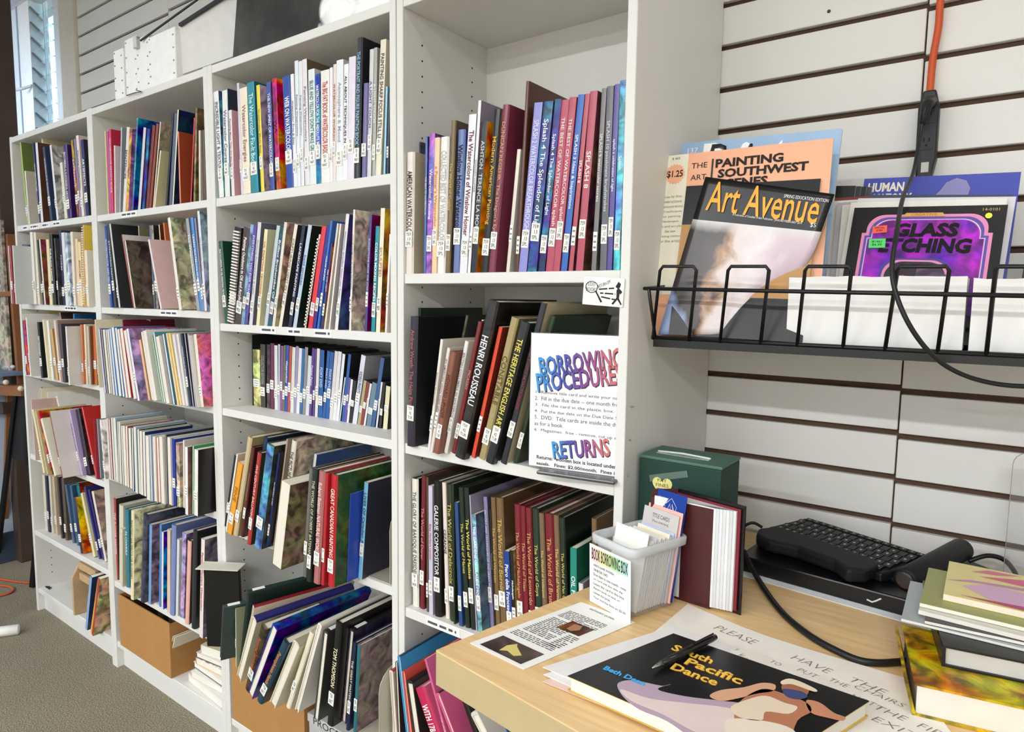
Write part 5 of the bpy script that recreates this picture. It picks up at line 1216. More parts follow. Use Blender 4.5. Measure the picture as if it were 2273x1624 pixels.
for k, tx in enumerate('AARGA'): say(t, P, ex, ey, tx, .08, .16+.09*k, .07, .06, 'eee', wd_)
# ---------------------------------------------------------------- extension cord and power block on the wall
orange = mat('c8552a', .5, .4)
t = thing('extension_cord', 'orange extension cord hanging down the slat wall', 'cord', (0.8481, 0.4050, 1.9572))
o0 = Vector((0.8481, 0.4050, 1.9572))
MB().tube([p-o0 for p in smooth_path([(0.8533, 0.4050, 2.0254), (0.8481, 0.4050, 1.9572), (0.8475, 0.4070, 1.9112), (0.8426, 0.4070, 1.8570), (0.8419, 0.4030, 1.7955)])], .0062, 8).build('cable', orange, t, True)
kb0 = Vector((0.8460, 0.3950, 1.7194))
t = thing('power_block', 'black three-outlet power block hanging from the orange cord', 'power strip', kb0)
top, bot = Vector((0.8432, 0.3950, 1.7957))-kb0, Vector((0.8444, 0.3950, 1.6444))-kb0
ax = (bot-top).normalized(); sd = Vector((1, 0, 0)); sd = (sd-ax*sd.dot(ax)).normalized(); L = (bot-top).length
prof = [(-.010, 0), (.010, 0), (.0165, .03*1), (.0165, L-.03), (.011, L), (-.011, L), (-.0165, L-.03), (-.0165, .03)]
bl = mat('17171a', .45, .4)
MB().prism([top+sd*a+ax*b+Vector((0, -.012, 0)) for a, b in prof], (0, .03, 0)).build('housing', bl, t, bevel=.003)
for k in range(3):
    c = top+ax*(.045+.047*k)+Vector((0, -.0126, 0))
    MB().box(-.0105, .0105, -.0006, .0006, -.014, .014).build('outlet_face', mat('222226', .5), t).location = c
    for dx in (-.004, .004): MB().box(dx-.0007, dx+.0007, -.0012, .0, .0, .007).build('outlet_slot', mat('050505', .8), t).location = c
    MB().tube([(0, -.0012, -.006), (0, 0, -.006)], .0018, 8).build('outlet_slot', mat('050505', .8), t).location = c
MB().box(-.006, .006, -.0014, .0008, -.011, .007).build('hanging_slot', mat('c0beb8', .5), t).location = bot-ax*.016+Vector((0, -.0125, 0))
t = thing('power_cable', 'black power cable looping from the block past the rack', 'cable', kb0)
cpts = [(0.8489, 0.3720, 1.7639), (0.8424, 0.3450, 1.7563), (0.8372, 0.3450, 1.7089), (0.8352, 0.3000, 1.6391), (0.8368, 0.1600, 1.5747), (0.8428, 0.0600, 1.5097), (0.8437, 0.0280, 1.4592), (0.8526, 0.0200, 1.4207), (0.8706, 0.0200, 1.3798), (0.8949, 0.0300, 1.3437), (0.9220, 0.0500, 1.3187), (0.9592, 0.0700, 1.3026), (1.0068, 0.0900, 1.2972), (1.0785, 0.1200, 1.3049)]
MB().tube([p-kb0 for p in smooth_path(cpts)], .0034, 8).build('cable', bl, t, True)
MB().tube([Vector(p)-kb0 for p in ((0.8465, 0.3780, 1.7736), (0.8433, 0.3550, 1.7631), (0.8394, 0.3450, 1.7280))], [.011, .010, .0055], 8).build('plug', bl, t, True)
o = MB().tube([(0.6579, 0.4185, 1.9866), (0.6573, 0.4215, 1.9877)], .0034, 10).build('screw', mat('3a3634', .5)); tag(o, 'dark screw hole in a slat of the white wall', 'screw')
# ---------------------------------------------------------------- counter
DZ = .90
def wood():
    m, n, l, b = newmat('birch_veneer', .38, .45)
    tc = n.new('ShaderNodeTexCoord'); mp = n.new('ShaderNodeMapping'); mp.inputs['Scale'].default_value = (3, 40, 40); l.new(tc.outputs['Object'], mp.inputs['Vector'])
    t = n.new('ShaderNodeTexNoise'); t.inputs['Scale'].default_value = 2.2; t.inputs['Detail'].default_value = 6; l.new(mp.outputs['Vector'], t.inputs['Vector'])
    t2 = n.new('ShaderNodeTexNoise'); t2.inputs['Scale'].default_value = 7; l.new(tc.outputs['Object'], t2.inputs['Vector'])
    ad = n.new('ShaderNodeMath'); ad.operation = 'MULTIPLY_ADD'; ad.inputs[1].default_value = .35; l.new(t2.outputs['Fac'], ad.inputs[0]); l.new(t.outputs['Fac'], ad.inputs[2])
    r = n.new('ShaderNodeValToRGB'); r.color_ramp.elements[0].position = .45; r.color_ramp.elements[1].position = .9
    r.color_ramp.elements[0].color = lin('d6b07a'); r.color_ramp.elements[1].color = lin('edcb96')
    l.new(ad.outputs[0], r.inputs['Fac']); l.new(r.outputs['Color'], b.inputs['Base Color']); return m
W_TOP = wood(); W_EDGE_SHADED = mat('b9a67e', .5, .3, noise=.04, scale=40)  # edge darker than the top: the front's weaker light is put into its colour
t = thing('counter', 'birch veneer counter in front of the tall bookcase', 'counter', (1.0, 0, DZ))
c_ = Vector((0.3450, -0.3852, 0.9000)); d_ = Vector((math.cos(math.radians(-7.5)), math.sin(math.radians(-7.5)), 0))
pg = [c_, c_+d_*1.9, Vector((c_.x+1.9, .414, DZ)), Vector((.4485, .414, DZ)), Vector((.4485, -.006, DZ)), Vector((.427, -.006, DZ))]
MB().prism([p-Vector((1, 0, DZ+.0025)) for p in pg], (0, 0, .0025)).build('top_veneer', W_TOP, t)
MB().prism([p-Vector((1, 0, DZ+.053)) for p in pg], (0, 0, .0504)).build('core', W_EDGE_SHADED, t)
MB().box(.80, .83, -.40, .38, -DZ, -.053).build('leg_panel', W_EDGE_SHADED, t); MB().box(-.53, .8, .38, .40, -.25, -.053).build('back_rail', W_EDGE_SHADED, t)
def on(p, h=0): return (p[0], p[1], DZ+h)
# green document box with heart note
gx0, gx1 = (0.4524, 0.0500, 1.1174)[0], (0.6061, 0.0500, 1.1354)[0]
gx0 = max(gx0, .4495); gz = (0.5230, 0.0500, 1.1258)[2]-DZ
t = thing('document_box', 'dark green cardboard document box against the tall bookcase side', 'box', (gx0, .05, DZ+.0005))
gm = mat('1d3d34', .6, .3, noise=.05, scale=20)
MB().box(0, gx1-gx0, 0, .10, 0, gz-.006).build('box_body', gm, t, bevel=.002)
MB().box(-.0, gx1-gx0+.001, -.001, .102, gz-.006, gz).build('box_lid', mat('4c6e60', .5, .3), t, bevel=.002)
tape = mat('8fa69c', .15, .5)
MB().box(.02, .12, .03, .045, gz, gz+.001).build('tape_strip', tape, t); MB().tube([(.02, .04, gz+.002), (.07, .035, gz+.005), (.12, .04, gz+.002)], .0018, 6).build('carry_string', mat('d8dcd4', .3), t)
hp = Vector((0.4997, 0.0490, 1.0748))-Vector((gx0, .05, DZ+.0005)); hs = .019
heart = [(hs*(16*math.sin(a)**3)/16, hs*(13*math.cos(a)-5*math.cos(2*a)-2*math.cos(3*a)-math.cos(4*a))/15) for a in [k*2*math.pi/28 for k in range(28)]]
MB().prism([hp+Vector((u, 0, v)) for u, v in heart], (0, -.0006, 0)).build('heart_note', mat('e4dc8e', .8, .1), t)
lettering('PAY\nFINES\nHERE', '2a2a2a', frame(hp+Vector((0, -.0006, .001)), (1, 0, .05), (-.05, 0, 1), .0004), .024, .024, t, name='handwriting', bold=-.008)
MB().prism([hp+Vector((-.026, -.0002, .016)), hp+Vector((.045, -.0002, .036)), hp+Vector((.048, -.0002, .024)), hp+Vector((-.024, -.0002, .004))], (0, -.0003, 0)).build('tape_strip', mat('5a7068', .15, .5), t)
# album
S0, P1, P2 = Vector((0.5390, 0.0248, 1.0880)), Vector((0.6172, -0.0122, 0.9000)), Vector((0.6649, -0.0055, 0.9000)); S0.z = DZ
HA = .182
t = thing('photo_album', 'dark red photo album standing open like a fan on the counter', 'album', (P1.x, P1.y, DZ+.0005))
o0 = Vector((P1.x, P1.y, DZ))
red = mat('4a1c20', .3, .5, noise=.12, scale=10)
S1 = S0+Vector((-.035, -.03, 0))
def wall2(a, b, th, z0, z1, name, m):
    n_ = (b-a).cross(Vector((0, 0, 1))).normalized()*th
    MB().prism([a-o0+Vector((0, 0, z0)), b-o0+Vector((0, 0, z0)), b-o0+n_+Vector((0, 0, z0)), a-o0+n_+Vector((0, 0, z0))], (0, 0, z1-z0)).build(name, m, t)
wall2(S1, P1, .003, 0, HA-.012, 'front_cover', red); wall2(S0, P2, -.003, 0, HA, 'back_cover', mat('1c1416', .25, .5)); wall2(S1, S0, .003, 0, HA, 'album_spine', red)
Q2 = P2+(P1-P2).normalized()*.012; Q1 = P1+(P2-P1).normalized()*.004
for k in range(7):
    a = k/6; e_ = Q1*(1-a)+Q2*a; s_ = (S1*(1-a)+S0*a); s_ = s_+(e_-s_)*.06
    wall2(s_, e_, .0034, .004, HA-.010, 'album_page', mat(['e8e8e8', 'd4d8dc', 'e2e2e4', 'dcdedf'][k % 4], .3, .5))
wall2(S0+(P2-S0)*.06+(P1-P2).normalized()*.006, P2+(P1-P2).normalized()*.006, .002, .006, HA-.006, 'red_divider', mat('7a2630', .4))
# borrowing box
F = Vector((0.5322, -0.1310, 0.9000)); e2 = Vector((.325, .946, 0)); e1 = Vector((-.946, .325, 0)); A_, B_ = .082, .108; HB = .118
t = thing('card_tub', 'frosted plastic tub labelled BORROWING BOX holding cards', 'tub', (F.x, F.y, DZ+.0005))
def rrect(a0, a1, b0, b1, r, z, n=4):
    pts = []
    for (ca, cb_, s0) in ((a1-r, b1-r, 0), (a0+r, b1-r, 1), (a0+r, b0+r, 2), (a1-r, b0+r, 3)):
        for k in range(n+1):
            a = (s0+k/n)*math.pi/2; pts.append(e1*(ca+r*math.cos(a))+e2*(cb_+r*math.sin(a))+Vector((0, 0, z)))
    return pts
def loft(rings, m, name, cap0=True):
    n = len(rings[0]); v = [p for r in rings for p in r]; f = []
    for i in range(len(rings)-1):
        for k in range(n): f.append((i*n+k, i*n+(k+1) % n, (i+1)*n+(k+1) % n, (i+1)*n+k))
    if cap0: f.append(tuple(range(n))[::-1])
    return MB().add(v, f).build(name, m, t, True)
fm, fn, fl_, fb = newmat('frosted_plastic', .35, .4); fb.inputs['Base Color'].default_value = lin('e4e8ea'); fb.inputs['Alpha'].default_value = .2
fl = .006
fm2 = fm.copy(); fm2.name = 'frosted_rim'; fm2.node_tree.nodes['Principled BSDF'].inputs['Alpha'].default_value = .6
rg = lambda z, o, r=.014: rrect(-o, A_+o, -o, B_+o, r, z)
loft([rg(.001, -.004), rg(.006, 0), rg(HB, fl), rg(HB, fl-.0014), rg(.0075, -.0014), ], fm, 'tub_wall')
loft([rg(HB-.014, fl+.0005), rg(HB-.012, fl+.005), rg(HB, fl+.006), rg(HB+.002, fl+.004), rg(HB+.001, fl-.001), rg(HB-.012, fl-.001)], fm2, 'tub_rim', False)
nrm = -e2
la, lb = F+e1*(A_+.008), F+e1*(-.006)
o0 = Vector((F.x, F.y, DZ+.0005)); UPZ = Vector((0, 0, 1))
sl = [la-o0-e2*.009, lb-o0-e2*.009, lb-o0-e2*.0125+UPZ*(HB-.016), la-o0-e2*.0125+UPZ*(HB-.016)]
sl = [p+UPZ*.001 for p in sl]
MB().prism(sl, e2*.0008).build('paper_label', paper, t)
lx = -e1; lu = (sl[3]-sl[0]).normalized(); mid = lambda k: (sl[0]+sl[1])/2*(1-k)+(sl[2]+sl[3])/2*k
rb = rainbow('rainbow_lettering', [(0, 'e88a98'), (.25, 'e8c86a'), (.5, '9ac86a'), (.75, '6ac0b0'), (1, '5a90c8')])
Mb = mid(.84); 
MB().prism([Mb-lx*.043-lu*.012-e2*.0002, Mb+lx*.043-lu*.012-e2*.0002, Mb+lx*.043+lu*.012-e2*.0002, Mb-lx*.043+lu*.012-e2*.0002], -e2*.0002).build('rainbow_band', rainbow('rainbow_band_ink', [(0, 'f4c8cc'), (.3, 'f0e0a8'), (.6, 'b8e0a0'), (1, 'b8e4e0')]), t)
lettering('BOOK BORROWING BOX', '1a1a1a', frame(Mb-e2*.0004, lx, lu, .0004), .084, .020, t, name='label_heading', bold=.01)
for k, tx in enumerate(['WRITE NAME, PHONE#', 'ON BOOK CARD.', 'Due date is one month - note', 'on card and due date slip.', 'Leave the card in this box.', 'Return book on time, or', 'renew the book.', 'Your overdue fines are $2.00']):
    lettering(tx, '3a3a3a', frame(mid(.66-.078*k)-lx*.038, lx, lu, .0004), .0027*len(tx), .0046, t, name='label_line', align='LEFT')
def card(s, off, wdt, hgt, lean, col, label, name='index_card', z=.008, yaw=0):
    """a card in the tub: s along the tub, leaning back"""
    t = thing(name, label, 'card', o0+e1*off+e2*s+UPZ*z, group=None)
    up_ = (UPZ*math.cos(lean)+e2*math.sin(lean)).normalized(); ax_ = -e1
    q = [Vector((0, 0, 0)), ax_*wdt, ax_*wdt+up_*hgt, up_*hgt]
    MB().prism(q, up_.cross(ax_)*-.0009).build('card_sheet', mat(col, .7, .2), t)
    return t, ax_, up_, frame
CARDS = [('ece8dc', .118), ('e8e4e0', .12), ('dfe2ec', .124), ('e6ddc8', .119), ('efece4', .123), ('d8dce4', .12), ('eae2d0', .122), ('e4e4e4', .119), ('efe8d4', .125), ('dde4e0', .12), ('ece6da', .123)]
for k, (c, hgt) in enumerate(CARDS):
    card(.016+.0052*k, .076, .072, hgt-.006, .26, c, f'{["cream", "white", "pale blue"][k % 3]} index card, {ordinal(k+1)} from front inside the borrowing tub')
ct_, ax_, up_, _ = card(.012, .077, .074, .128, .20, 'f2f0ea', 'white typed catalogue card standing front-most in the borrowing tub')
lettering('751.42', '4a4a4a', frame(ax_*.013+up_*.118, ax_, up_, .0005), .017, .006, ct_, name='typed_line'); lettering('HOF', '4a4a4a', frame(ax_*.010+up_*.109, ax_, up_, .0005), .011, .006, ct_, name='typed_line')
for k, tx in enumerate(['Hoffmann, Tom', 'Watercolor P', 'A Complete']): lettering(tx, '4a4a4a', frame(ax_*(.027+.004*k)+up_*(.119-.009*k), ax_, up_, .0005), .0028*len(tx), .0062, ct_, name='typed_line', align='LEFT')
card(.074, .077, .074, .117, .20, 'c4cdf0', 'lavender index card behind the typed white card in the tub')
ct_, ax_, up_, _ = card(.079, .078, .078, .146, .18, 'c9c5c2', 'grey divider card lettered TITLE CARDS in the borrowing tub')
MB().prism([ax_*.018+up_*.120, ax_*.062+up_*.120, ax_*.062+up_*.141, ax_*.018+up_*.141], up_.cross(ax_)*.0003).build('paper_sticker', paper, ct_)
lettering('TITLE CARDS', '2a2a2a', frame(ax_*.040+up_*.134, ax_, up_, .001), .038, .007, ct_, name='typed_line'); lettering('[Place cards here]', '3a3a3a', frame(ax_*.040+up_*.125, ax_, up_, .001), .036, .0052, ct_, name='typed_line')
card(.084, .072, .076, .151, .17, 'f0b8b0', 'pink divider card peeping out behind the TITLE CARDS divider')
ct_, ax_, up_, _ = card(.090, .062, .066, .178, .16, '1f3f94', 'dark blue card with a white house emblem, tallest in the tub')
em = lambda a, b: ax_*(.034+a)+up_*(.152+b)
MB().tube([em(-.013, .003), em(0, .016), em(.013, .003), em(.010, -.008), em(0, -.013), em(-.010, -.008), em(-.013, .003)], .0011, 5).build('emblem', mat('e8ecf4', .6), ct_)
MB().tube([em(-.006, -.004), em(-.002, .006), em(0, -.003), em(.003, .006), em(.007, -.004)], .0013, 5).build('emblem', mat('e8ecf4', .6), ct_)
lettering('MASTER CARDS', 'e8ecf4', frame(em(0, -.021), ax_, up_, .0005), .040, .005, ct_, name='printed_name')
# papers
def sheet4(label, TL, TR, BL, h, m=paper, th=.0008, cat='paper', name='paper_sheet'):
    TL, TR, BL = [Vector((p[0], p[1], DZ+h)) for p in (TL, TR, BL)]
    t = thing(name, label, cat, TL); a, b = TR-TL, BL-TL
    MB().prism([Vector((0, 0, 0)), a, a+b, b], (0, 0, th)).build('sheet', m, t)
    P = lambda u, v, o=0: a*u+b*v+UPZ*(th+o)
    return t, a.normalized(), -b.normalized(), P, a.length, b.length
t, ex, ey, P, wd_, hg = sheet4("white typed biography sheet with two photos at the counter's corner", (0.4353, -0.1235, 0.9000), (0.5394, -0.1329, 0.9000), (0.3725, -0.3416, 0.9000), .0004)
lettering('ANTHONY QUINN', '3a3a3a', frame(P(.5, .06), ex, ey, .0004), .05, .006, t, name='typed_heading')
dashes('typed_text', P(.12, .30), ex, ey, .078, .030, 7, '55524e', t, 1); dashes('typed_text', P(.12, .62), ex, ey, .055, .066, 14, '55524e', t, 2); dashes('typed_text', P(.68, .68), ex, ey, .022, .05, 10, '55524e', t, 3); dashes('typed_text', P(.1, .72), ex, ey, .085, .018, 4, '55524e', t, 4)
for (a, b, c, d), col, nm in (((.40, .295, .80, .44), '6a4a34', 'portrait_photo'), ((.12, .78, .88, .97), '4a3c38', 'film_photo')):
    b_ = MB().prism([P(a, b, .0002), P(c, b, .0002), P(c, d, .0002), P(a, d, .0002)], (0, 0, .0002)).build(nm, M_ART, t); set_tints(b_.data, [lin(h6(col))]*6)
b_ = MB().prism([P(.38, .86, .0006), P(.44, .80, .0006), (P(.50, .83, .0006)), P(.72, .89, .0006), P(.66, .93, .0006), P(.5, .91, .0006), P(.42, .94, .0006)], (0, 0, .0001)).build('film_photo', mat('d8c87a', .6), t)
b_ = MB().prism([P(.50, .32, .0006), P(.62, .31, .0006), P(.68, .37, .0006), P(.62, .42, .0006), P(.52, .41, .0006)], (0, 0, .0001)).build('portrait_photo', mat('a8765a', .6), t)
nt = [(0.5817, -0.0189, 0.9000), (0.7176, -0.0498, 0.9000), (0.9135, -0.0524, 0.9000), (0.9642, -0.1633, 0.9000), (0.9023, -0.2672, 0.9000), (0.7196, -0.2610, 0.9000), (0.5766, -0.1477, 0.9000)]
o0n = Vector(nt[0])
t = thing('handwritten_note', 'large sheet with handwritten PLEASE HAVE THE COURTESY notice under the dance book', 'note', o0n)
nn = smooth_path([Vector(p) for p in nt[:3]], 4)+[Vector(p) for p in nt[3:]]
MB().prism([p-o0n+UPZ*.0006 for p in nn], UPZ*.0008).build('sheet', mat('efe9df', .8, .1), t)
hx_, hy_ = (Vector((0.8839, -0.1177, 0.9000))-Vector((0.6487, -0.0727, 0.9000))).normalized(), None
hy_ = UPZ.cross(hx_)
def hand(tx, p, wid, hgt): lettering(tx, '7c746a', frame(Vector(p)-o0n, hx_, hy_, .0018), wid, hgt, t, name='handwriting', align='LEFT', shear=.25, bold=-.018)
hand('PLEASE', (0.6444, -0.0705, 0.9000), .068, .017); hand('HAVE', (0.7631, -0.0898, 0.9000), .055, .015); hand('THE', (0.8386, -0.1014, 0.9000), .045, .014)
hand('COURTESY', (0.6337, -0.1194, 0.9000), .075, .011); hand('TO', (0.7420, -0.1211, 0.9000), .014, .009); hand('PUT', (0.7780, -0.1198, 0.9000), .028, .010); hand('THE', (0.8184, -0.1196, 0.9000), .024, .010); hand('CHAIRS', (0.8483, -0.1167, 0.9000), .060, .010)
hand('NOT', (0.8488, -0.1432, 0.9000), .03, .010); hand('THE  FIRE', (0.8760, -0.1515, 0.9000), .085, .012); hand('EXIT', (0.8777, -0.1789, 0.9000), .05, .012)
sheet4('white sheet, topmost of the papers under the dance book', (0.5934, -0.1147, 0.9020), (0.6973, -0.1166, 0.9020), (0.4966, -0.3349, 0.9020), 0.0032, mat('e9e6e4', .75, .2), .0007)
sheet4('white sheet, second of the papers under the dance book', (0.6024, -0.1221, 0.9020), (0.7065, -0.1253, 0.9020), (0.5067, -0.3481, 0.9020), 0.0024, mat('f0efec', .75, .2), .0007)
sheet4('pink sheet among the papers under the dance book', (0.6079, -0.1354, 0.9020), (0.7154, -0.1338, 0.9020), (0.5140, -0.3614, 0.9020), 0.0016, mat('f0cfc4', .75, .2), .0007)
# dance book with its pen
BH = .0045
TLb, TRb, BLb = [Vector(p) for p in ((0.6184, -0.1719, 0.9240), (0.8759, -0.1836, 0.9240), (0.5538, -0.3577, 0.9240))]
t = thing('dance_book', 'black-covered South Pacific Dance book lying on papers on the counter', 'book', (TLb.x, TLb.y, DZ+BH))
o0 = Vector((TLb.x, TLb.y, DZ+BH)); a, b = TRb-TLb, BLb-TLb; b = b*1.02; th = .924-DZ-BH
MB().prism([Vector((0, 0, 0)), a, a+b, b], UPZ*.0008).build('back_cover', mat('d8b040', .4), t)
i_ = .004
MB().prism([a.normalized()*i_+b.normalized()*i_+UPZ*.0008, a-a.normalized()*.002+b.normalized()*i_+UPZ*.0008, a+b-a.normalized()*.002-b.normalized()*.002+UPZ*.0008, b+a.normalized()*i_-b.normalized()*.002+UPZ*.0008], UPZ*(th-.0022)).build('page_block', mat('dfddd6', .8, .1), t)
MB().prism([UPZ*(th-.0014), a+UPZ*(th-.0014), a+b+UPZ*(th-.0014), b+UPZ*(th-.0014)], UPZ*.0007).build('yellow_lining', mat('e0b83c', .5), t)
MB().prism([UPZ*(th-.0007), a+UPZ*(th-.0007), a+b+UPZ*(th-.0007), b+UPZ*(th-.0007)], UPZ*.0007).build('front_cover', mat('0d0d0f', .3, .4, noise=.05), t)
ex = a.normalized(); ey = -b.normalized(); ey = (ey-ex*ey.dot(ex)).normalized()
def cov(p): return Vector((p[0], p[1], DZ+BH+th))-o0
for tx, u_, v_, wid in (('South', .046, .038, .058), ('Pacific', .084, .060, .076), ('Dance', .068, .084, .062)):
    pc = ex*u_-ey*v_+UPZ*th
    lettering(tx, 'b8742a', frame(pc+ex*.0008-ey*.0008, ex, ey, .0003), wid, .019 if tx == 'Pacific' else .0175, t, name='title_shadow', bold=.03)
    lettering(tx, 'f2c850', frame(pc, ex, ey, .0006), wid, .019 if tx == 'Pacific' else .0175, t, name='cover_title', bold=.02)
lettering('Beth Dean', '4aa8e4', frame(cov((0.6117, -0.3174, 0.9240)), ex, ey, .0005), .06, .011, t, name='author', bold=.04)
def shape(pts, col, o, nm):
    P4 = [Vector(p) for p in pts]; pts = []
    for i in range(len(P4)):
        a, b, c, d = P4[i-1], P4[i], P4[(i+1) % len(P4)], P4[(i+2) % len(P4)]
        pts += [.5*((2*b)+(c-a)*k+(2*a-5*b+4*c-d)*k*k+(3*b-a-3*c+d)*k**3) for k in (0, .25, .5, .75)]
    MB().prism([cov(p)+UPZ*(.0002*o) for p in pts], UPZ*.0001).build(nm, mat(col, .4, .4), t)
shape([(0.6146, -0.3432, 0.9240), (0.6146, -0.3307, 0.9240), (0.6274, -0.3183, 0.9240), (0.6600, -0.3086, 0.9240), (0.6676, -0.2978, 0.9240), (0.6587, -0.3194, 0.9240), (0.6912, -0.3126, 0.9240), (0.7300, -0.2947, 0.9240), (0.7592, -0.2839, 0.9240), (0.7810, -0.3053, 0.9240), (0.7725, -0.3612, 0.9240), (0.7406, -0.3853, 0.9240), (0.6930, -0.3721, 0.9240), (0.6587, -0.3714, 0.9240), (0.6327, -0.3607, 0.9240)], 'b9a3b4', 1, 'skirt_print')
shape([(0.6218, -0.3475, 0.9240), (0.6577, -0.3439, 0.9240), (0.6965, -0.3259, 0.9240), (0.7389, -0.3049, 0.9240), (0.7603, -0.3051, 0.9240), (0.7651, -0.3377, 0.9240), (0.7352, -0.3703, 0.9240), (0.6837, -0.3633, 0.9240), (0.6422, -0.3615, 0.9240)], 'e3cfcb', 2, 'skirt_print')
shape([(0.7157, -0.2939, 0.9240), (0.7226, -0.2731, 0.9240), (0.7434, -0.2499, 0.9240), (0.7588, -0.2257, 0.9240), (0.7737, -0.2193, 0.9240), (0.7757, -0.2351, 0.9240), (0.7611, -0.2534, 0.9240), (0.7461, -0.2766, 0.9240), (0.7303, -0.2956, 0.9240)], 'd9a684', 3, 'arm_print')
shape([(0.7490, -0.2860, 0.9240), (0.7628, -0.2401, 0.9240), (0.7880, -0.2329, 0.9240), (0.8149, -0.2358, 0.9240), (0.8234, -0.2517, 0.9240), (0.8146, -0.2797, 0.9240), (0.8143, -0.3388, 0.9240), (0.7787, -0.3657, 0.9240), (0.7558, -0.3244, 0.9240)], 'b9785a', 3, 'torso_print')
shape([(0.7441, -0.3010, 0.9240), (0.7558, -0.2727, 0.9240), (0.7714, -0.2515, 0.9240), (0.7929, -0.2526, 0.9240), (0.8083, -0.2521, 0.9240), (0.8030, -0.2726, 0.9240), (0.7804, -0.2844, 0.9240), (0.7810, -0.3053, 0.9240), (0.7579, -0.3144, 0.9240)], 'e6d4bc', 4, 'necklace_print')
shape([(0.7474, -0.3308, 0.9240), (0.7810, -0.3053, 0.9240), (0.8145, -0.3003, 0.9240), (0.8261, -0.3298, 0.9240), (0.7748, -0.3687, 0.9240)], 'e9dccb', 4, 'necklace_print')
shape([(0.7811, -0.2137, 0.9240), (0.7948, -0.1932, 0.9240), (0.8094, -0.1984, 0.9240), (0.8116, -0.2209, 0.9240), (0.8021, -0.2364, 0.9240), (0.7894, -0.2342, 0.9240)], 'a86a4c', 4, 'head_print')
shape([(0.7846, -0.2234, 0.9240), (0.8051, -0.2151, 0.9240), (0.8132, -0.2232, 0.9240), (0.8045, -0.2357, 0.9240), (0.7918, -0.2372, 0.9240)], '3a4a78', 5, 'hair_print')
shape([(0.7785, -0.2056, 0.9240), (0.7891, -0.1924, 0.9240), (0.8174, -0.1984, 0.9240), (0.8169, -0.2061, 0.9240), (0.7921, -0.2053, 0.9240), (0.7811, -0.2137, 0.9240)], 'ecdcc0', 5, 'headband_print')
shape([(0.8138, -0.2309, 0.9240), (0.8281, -0.2258, 0.9240), (0.8453, -0.2372, 0.9240), (0.8581, -0.2383, 0.9240), (0.8568, -0.2477, 0.9240), (0.8431, -0.2518, 0.9240), (0.8238, -0.2536, 0.9240)], 'c88a6a', 3, 'arm_print')
pn0, pn1 = Vector((0.6378, -0.2838, 0.9300)), Vector((0.6755, -0.1580, 0.9310))
t = thing('pen', 'black ballpoint pen with silver tip lying on the dance book', 'pen', pn0)
pd = pn1-pn0
MB().tube([pd*.12, pd*.5, pd*.93, pd*1.0], [.0044, .0047, .0047, .004], 12).build('barrel', mat('17171a', .25, .5), t, True)
MB().tube([pd*-.03, pd*.0, pd*.12], [.0008, .0016, .0042], 12).build('tip', mat('c8c8c8', .2, .5, .9), t, True)
MB().tube([pd*.62+UPZ*.0062, pd*.96+UPZ*.0066], .0012, 6).build('pocket_clip', mat('17171a', .25, .5), t)
# black case with keyboard and drawing tablet on it
SZ = .931
s0, s1 = Vector((0.6043, 0.1775, 0.9310)), Vector((0.9007, 0.1510, 0.9310)); dx = (s1-s0).normalized(); dy = UPZ.cross(dx)
t = thing('flat_case', 'flat black case lying under the keyboard by the slat wall', 'case', (s0.x, s0.y, DZ+.0015))
o0 = Vector((s0.x, s0.y, DZ+.0015)); Ls = (s1-s0).length+.10; dp = .165
c4 = [Vector((0, 0, 0)), dx*Ls, dx*Ls+dy*dp, dy*dp]
MB().prism(c4, UPZ*(SZ-DZ-.0015)).build('case_body', mat('101012', .3, .4), t, bevel=.003)
MB().tube([dx*.222-dy*.0008+UPZ*.012, dx*.230-dy*.0008+UPZ*.010, dx*.236-dy*.0008+UPZ*.014, dx*.243-dy*.0008+UPZ*.020], .0014, 5).build('curl_emblem', mat('d8d8d4', .6), t)
b0_ = Vector((s0.x, s0.y, DZ+.0004))
o = MB().prism([b0_+dx*-.02-dy*.020, b0_+dx*(Ls-.06)-dy*.020, b0_+dx*(Ls-.04)+dy*.1, b0_+dx*-.02+dy*.1], UPZ*.0009).build('paper_sheet', mat('eceef0', .7, .2)); tag(o, 'long white printed sheet under the flat black case', 'paper')
kFL, kFR, kBL, kBR = Vector((0.6155, 0.2996, 0.9480)), Vector((0.8380, 0.2044, 0.9480)), Vector((0.6820, 0.3769, 0.9660)), Vector((0.9051, 0.2994, 0.9620))
kBL.y = min(kBL.y, .405); kBR.y = min(kBR.y, .405)
t = thing('keyboard', 'black ergonomic keyboard with a thick palm rest on the flat case', 'keyboard', (kFL.x, kFL.y, SZ+.001))
o0 = Vector((kFL.x, kFL.y, SZ+.001)); blk = mat('161618', .45, .4)
def KP(u, v): return (kFL*(1-u)*(1-v)+kFR*u*(1-v)+kBL*(1-u)*v+kBR*u*v)-o0
edge = [KP(-.03, -.04), KP(1.02, -.04), KP(1.03, .5), KP(1.02, 1.05), KP(.10, 1.06), KP(-.02, .98)]
MB().add(edge+[Vector((p.x, p.y, 0)) for p in edge], [(0, 1, 2, 3, 4, 5), (11, 10, 9, 8, 7, 6)]+[(k, k+6, (k+1) % 6+6, (k+1) % 6) for k in range(6)]).build('keyboard_body', blk, t, bevel=.003)
keym = mat('0f0f11', .4, .4); lg = mat('b0b0b0', .6)
kx = (KP(1, .5)-KP(0, .5)); ky = (KP(.5, 1)-KP(.5, 0)); ang = math.atan2(kx.y, kx.x); cw = kx.length/15.6; ch = ky.length/5.6
kmesh = meshobj('key', *boxdata(-.44*cw, .44*cw, -.42*ch, .42*ch, 0, .0042), keym, t); C.objects.unlink(kmesh)
lgm = meshobj('key_legend', *boxdata(-.12*cw, .10*cw, -.08*ch, .14*ch, .0043, .0046), lg); C.objects.unlink(lgm)
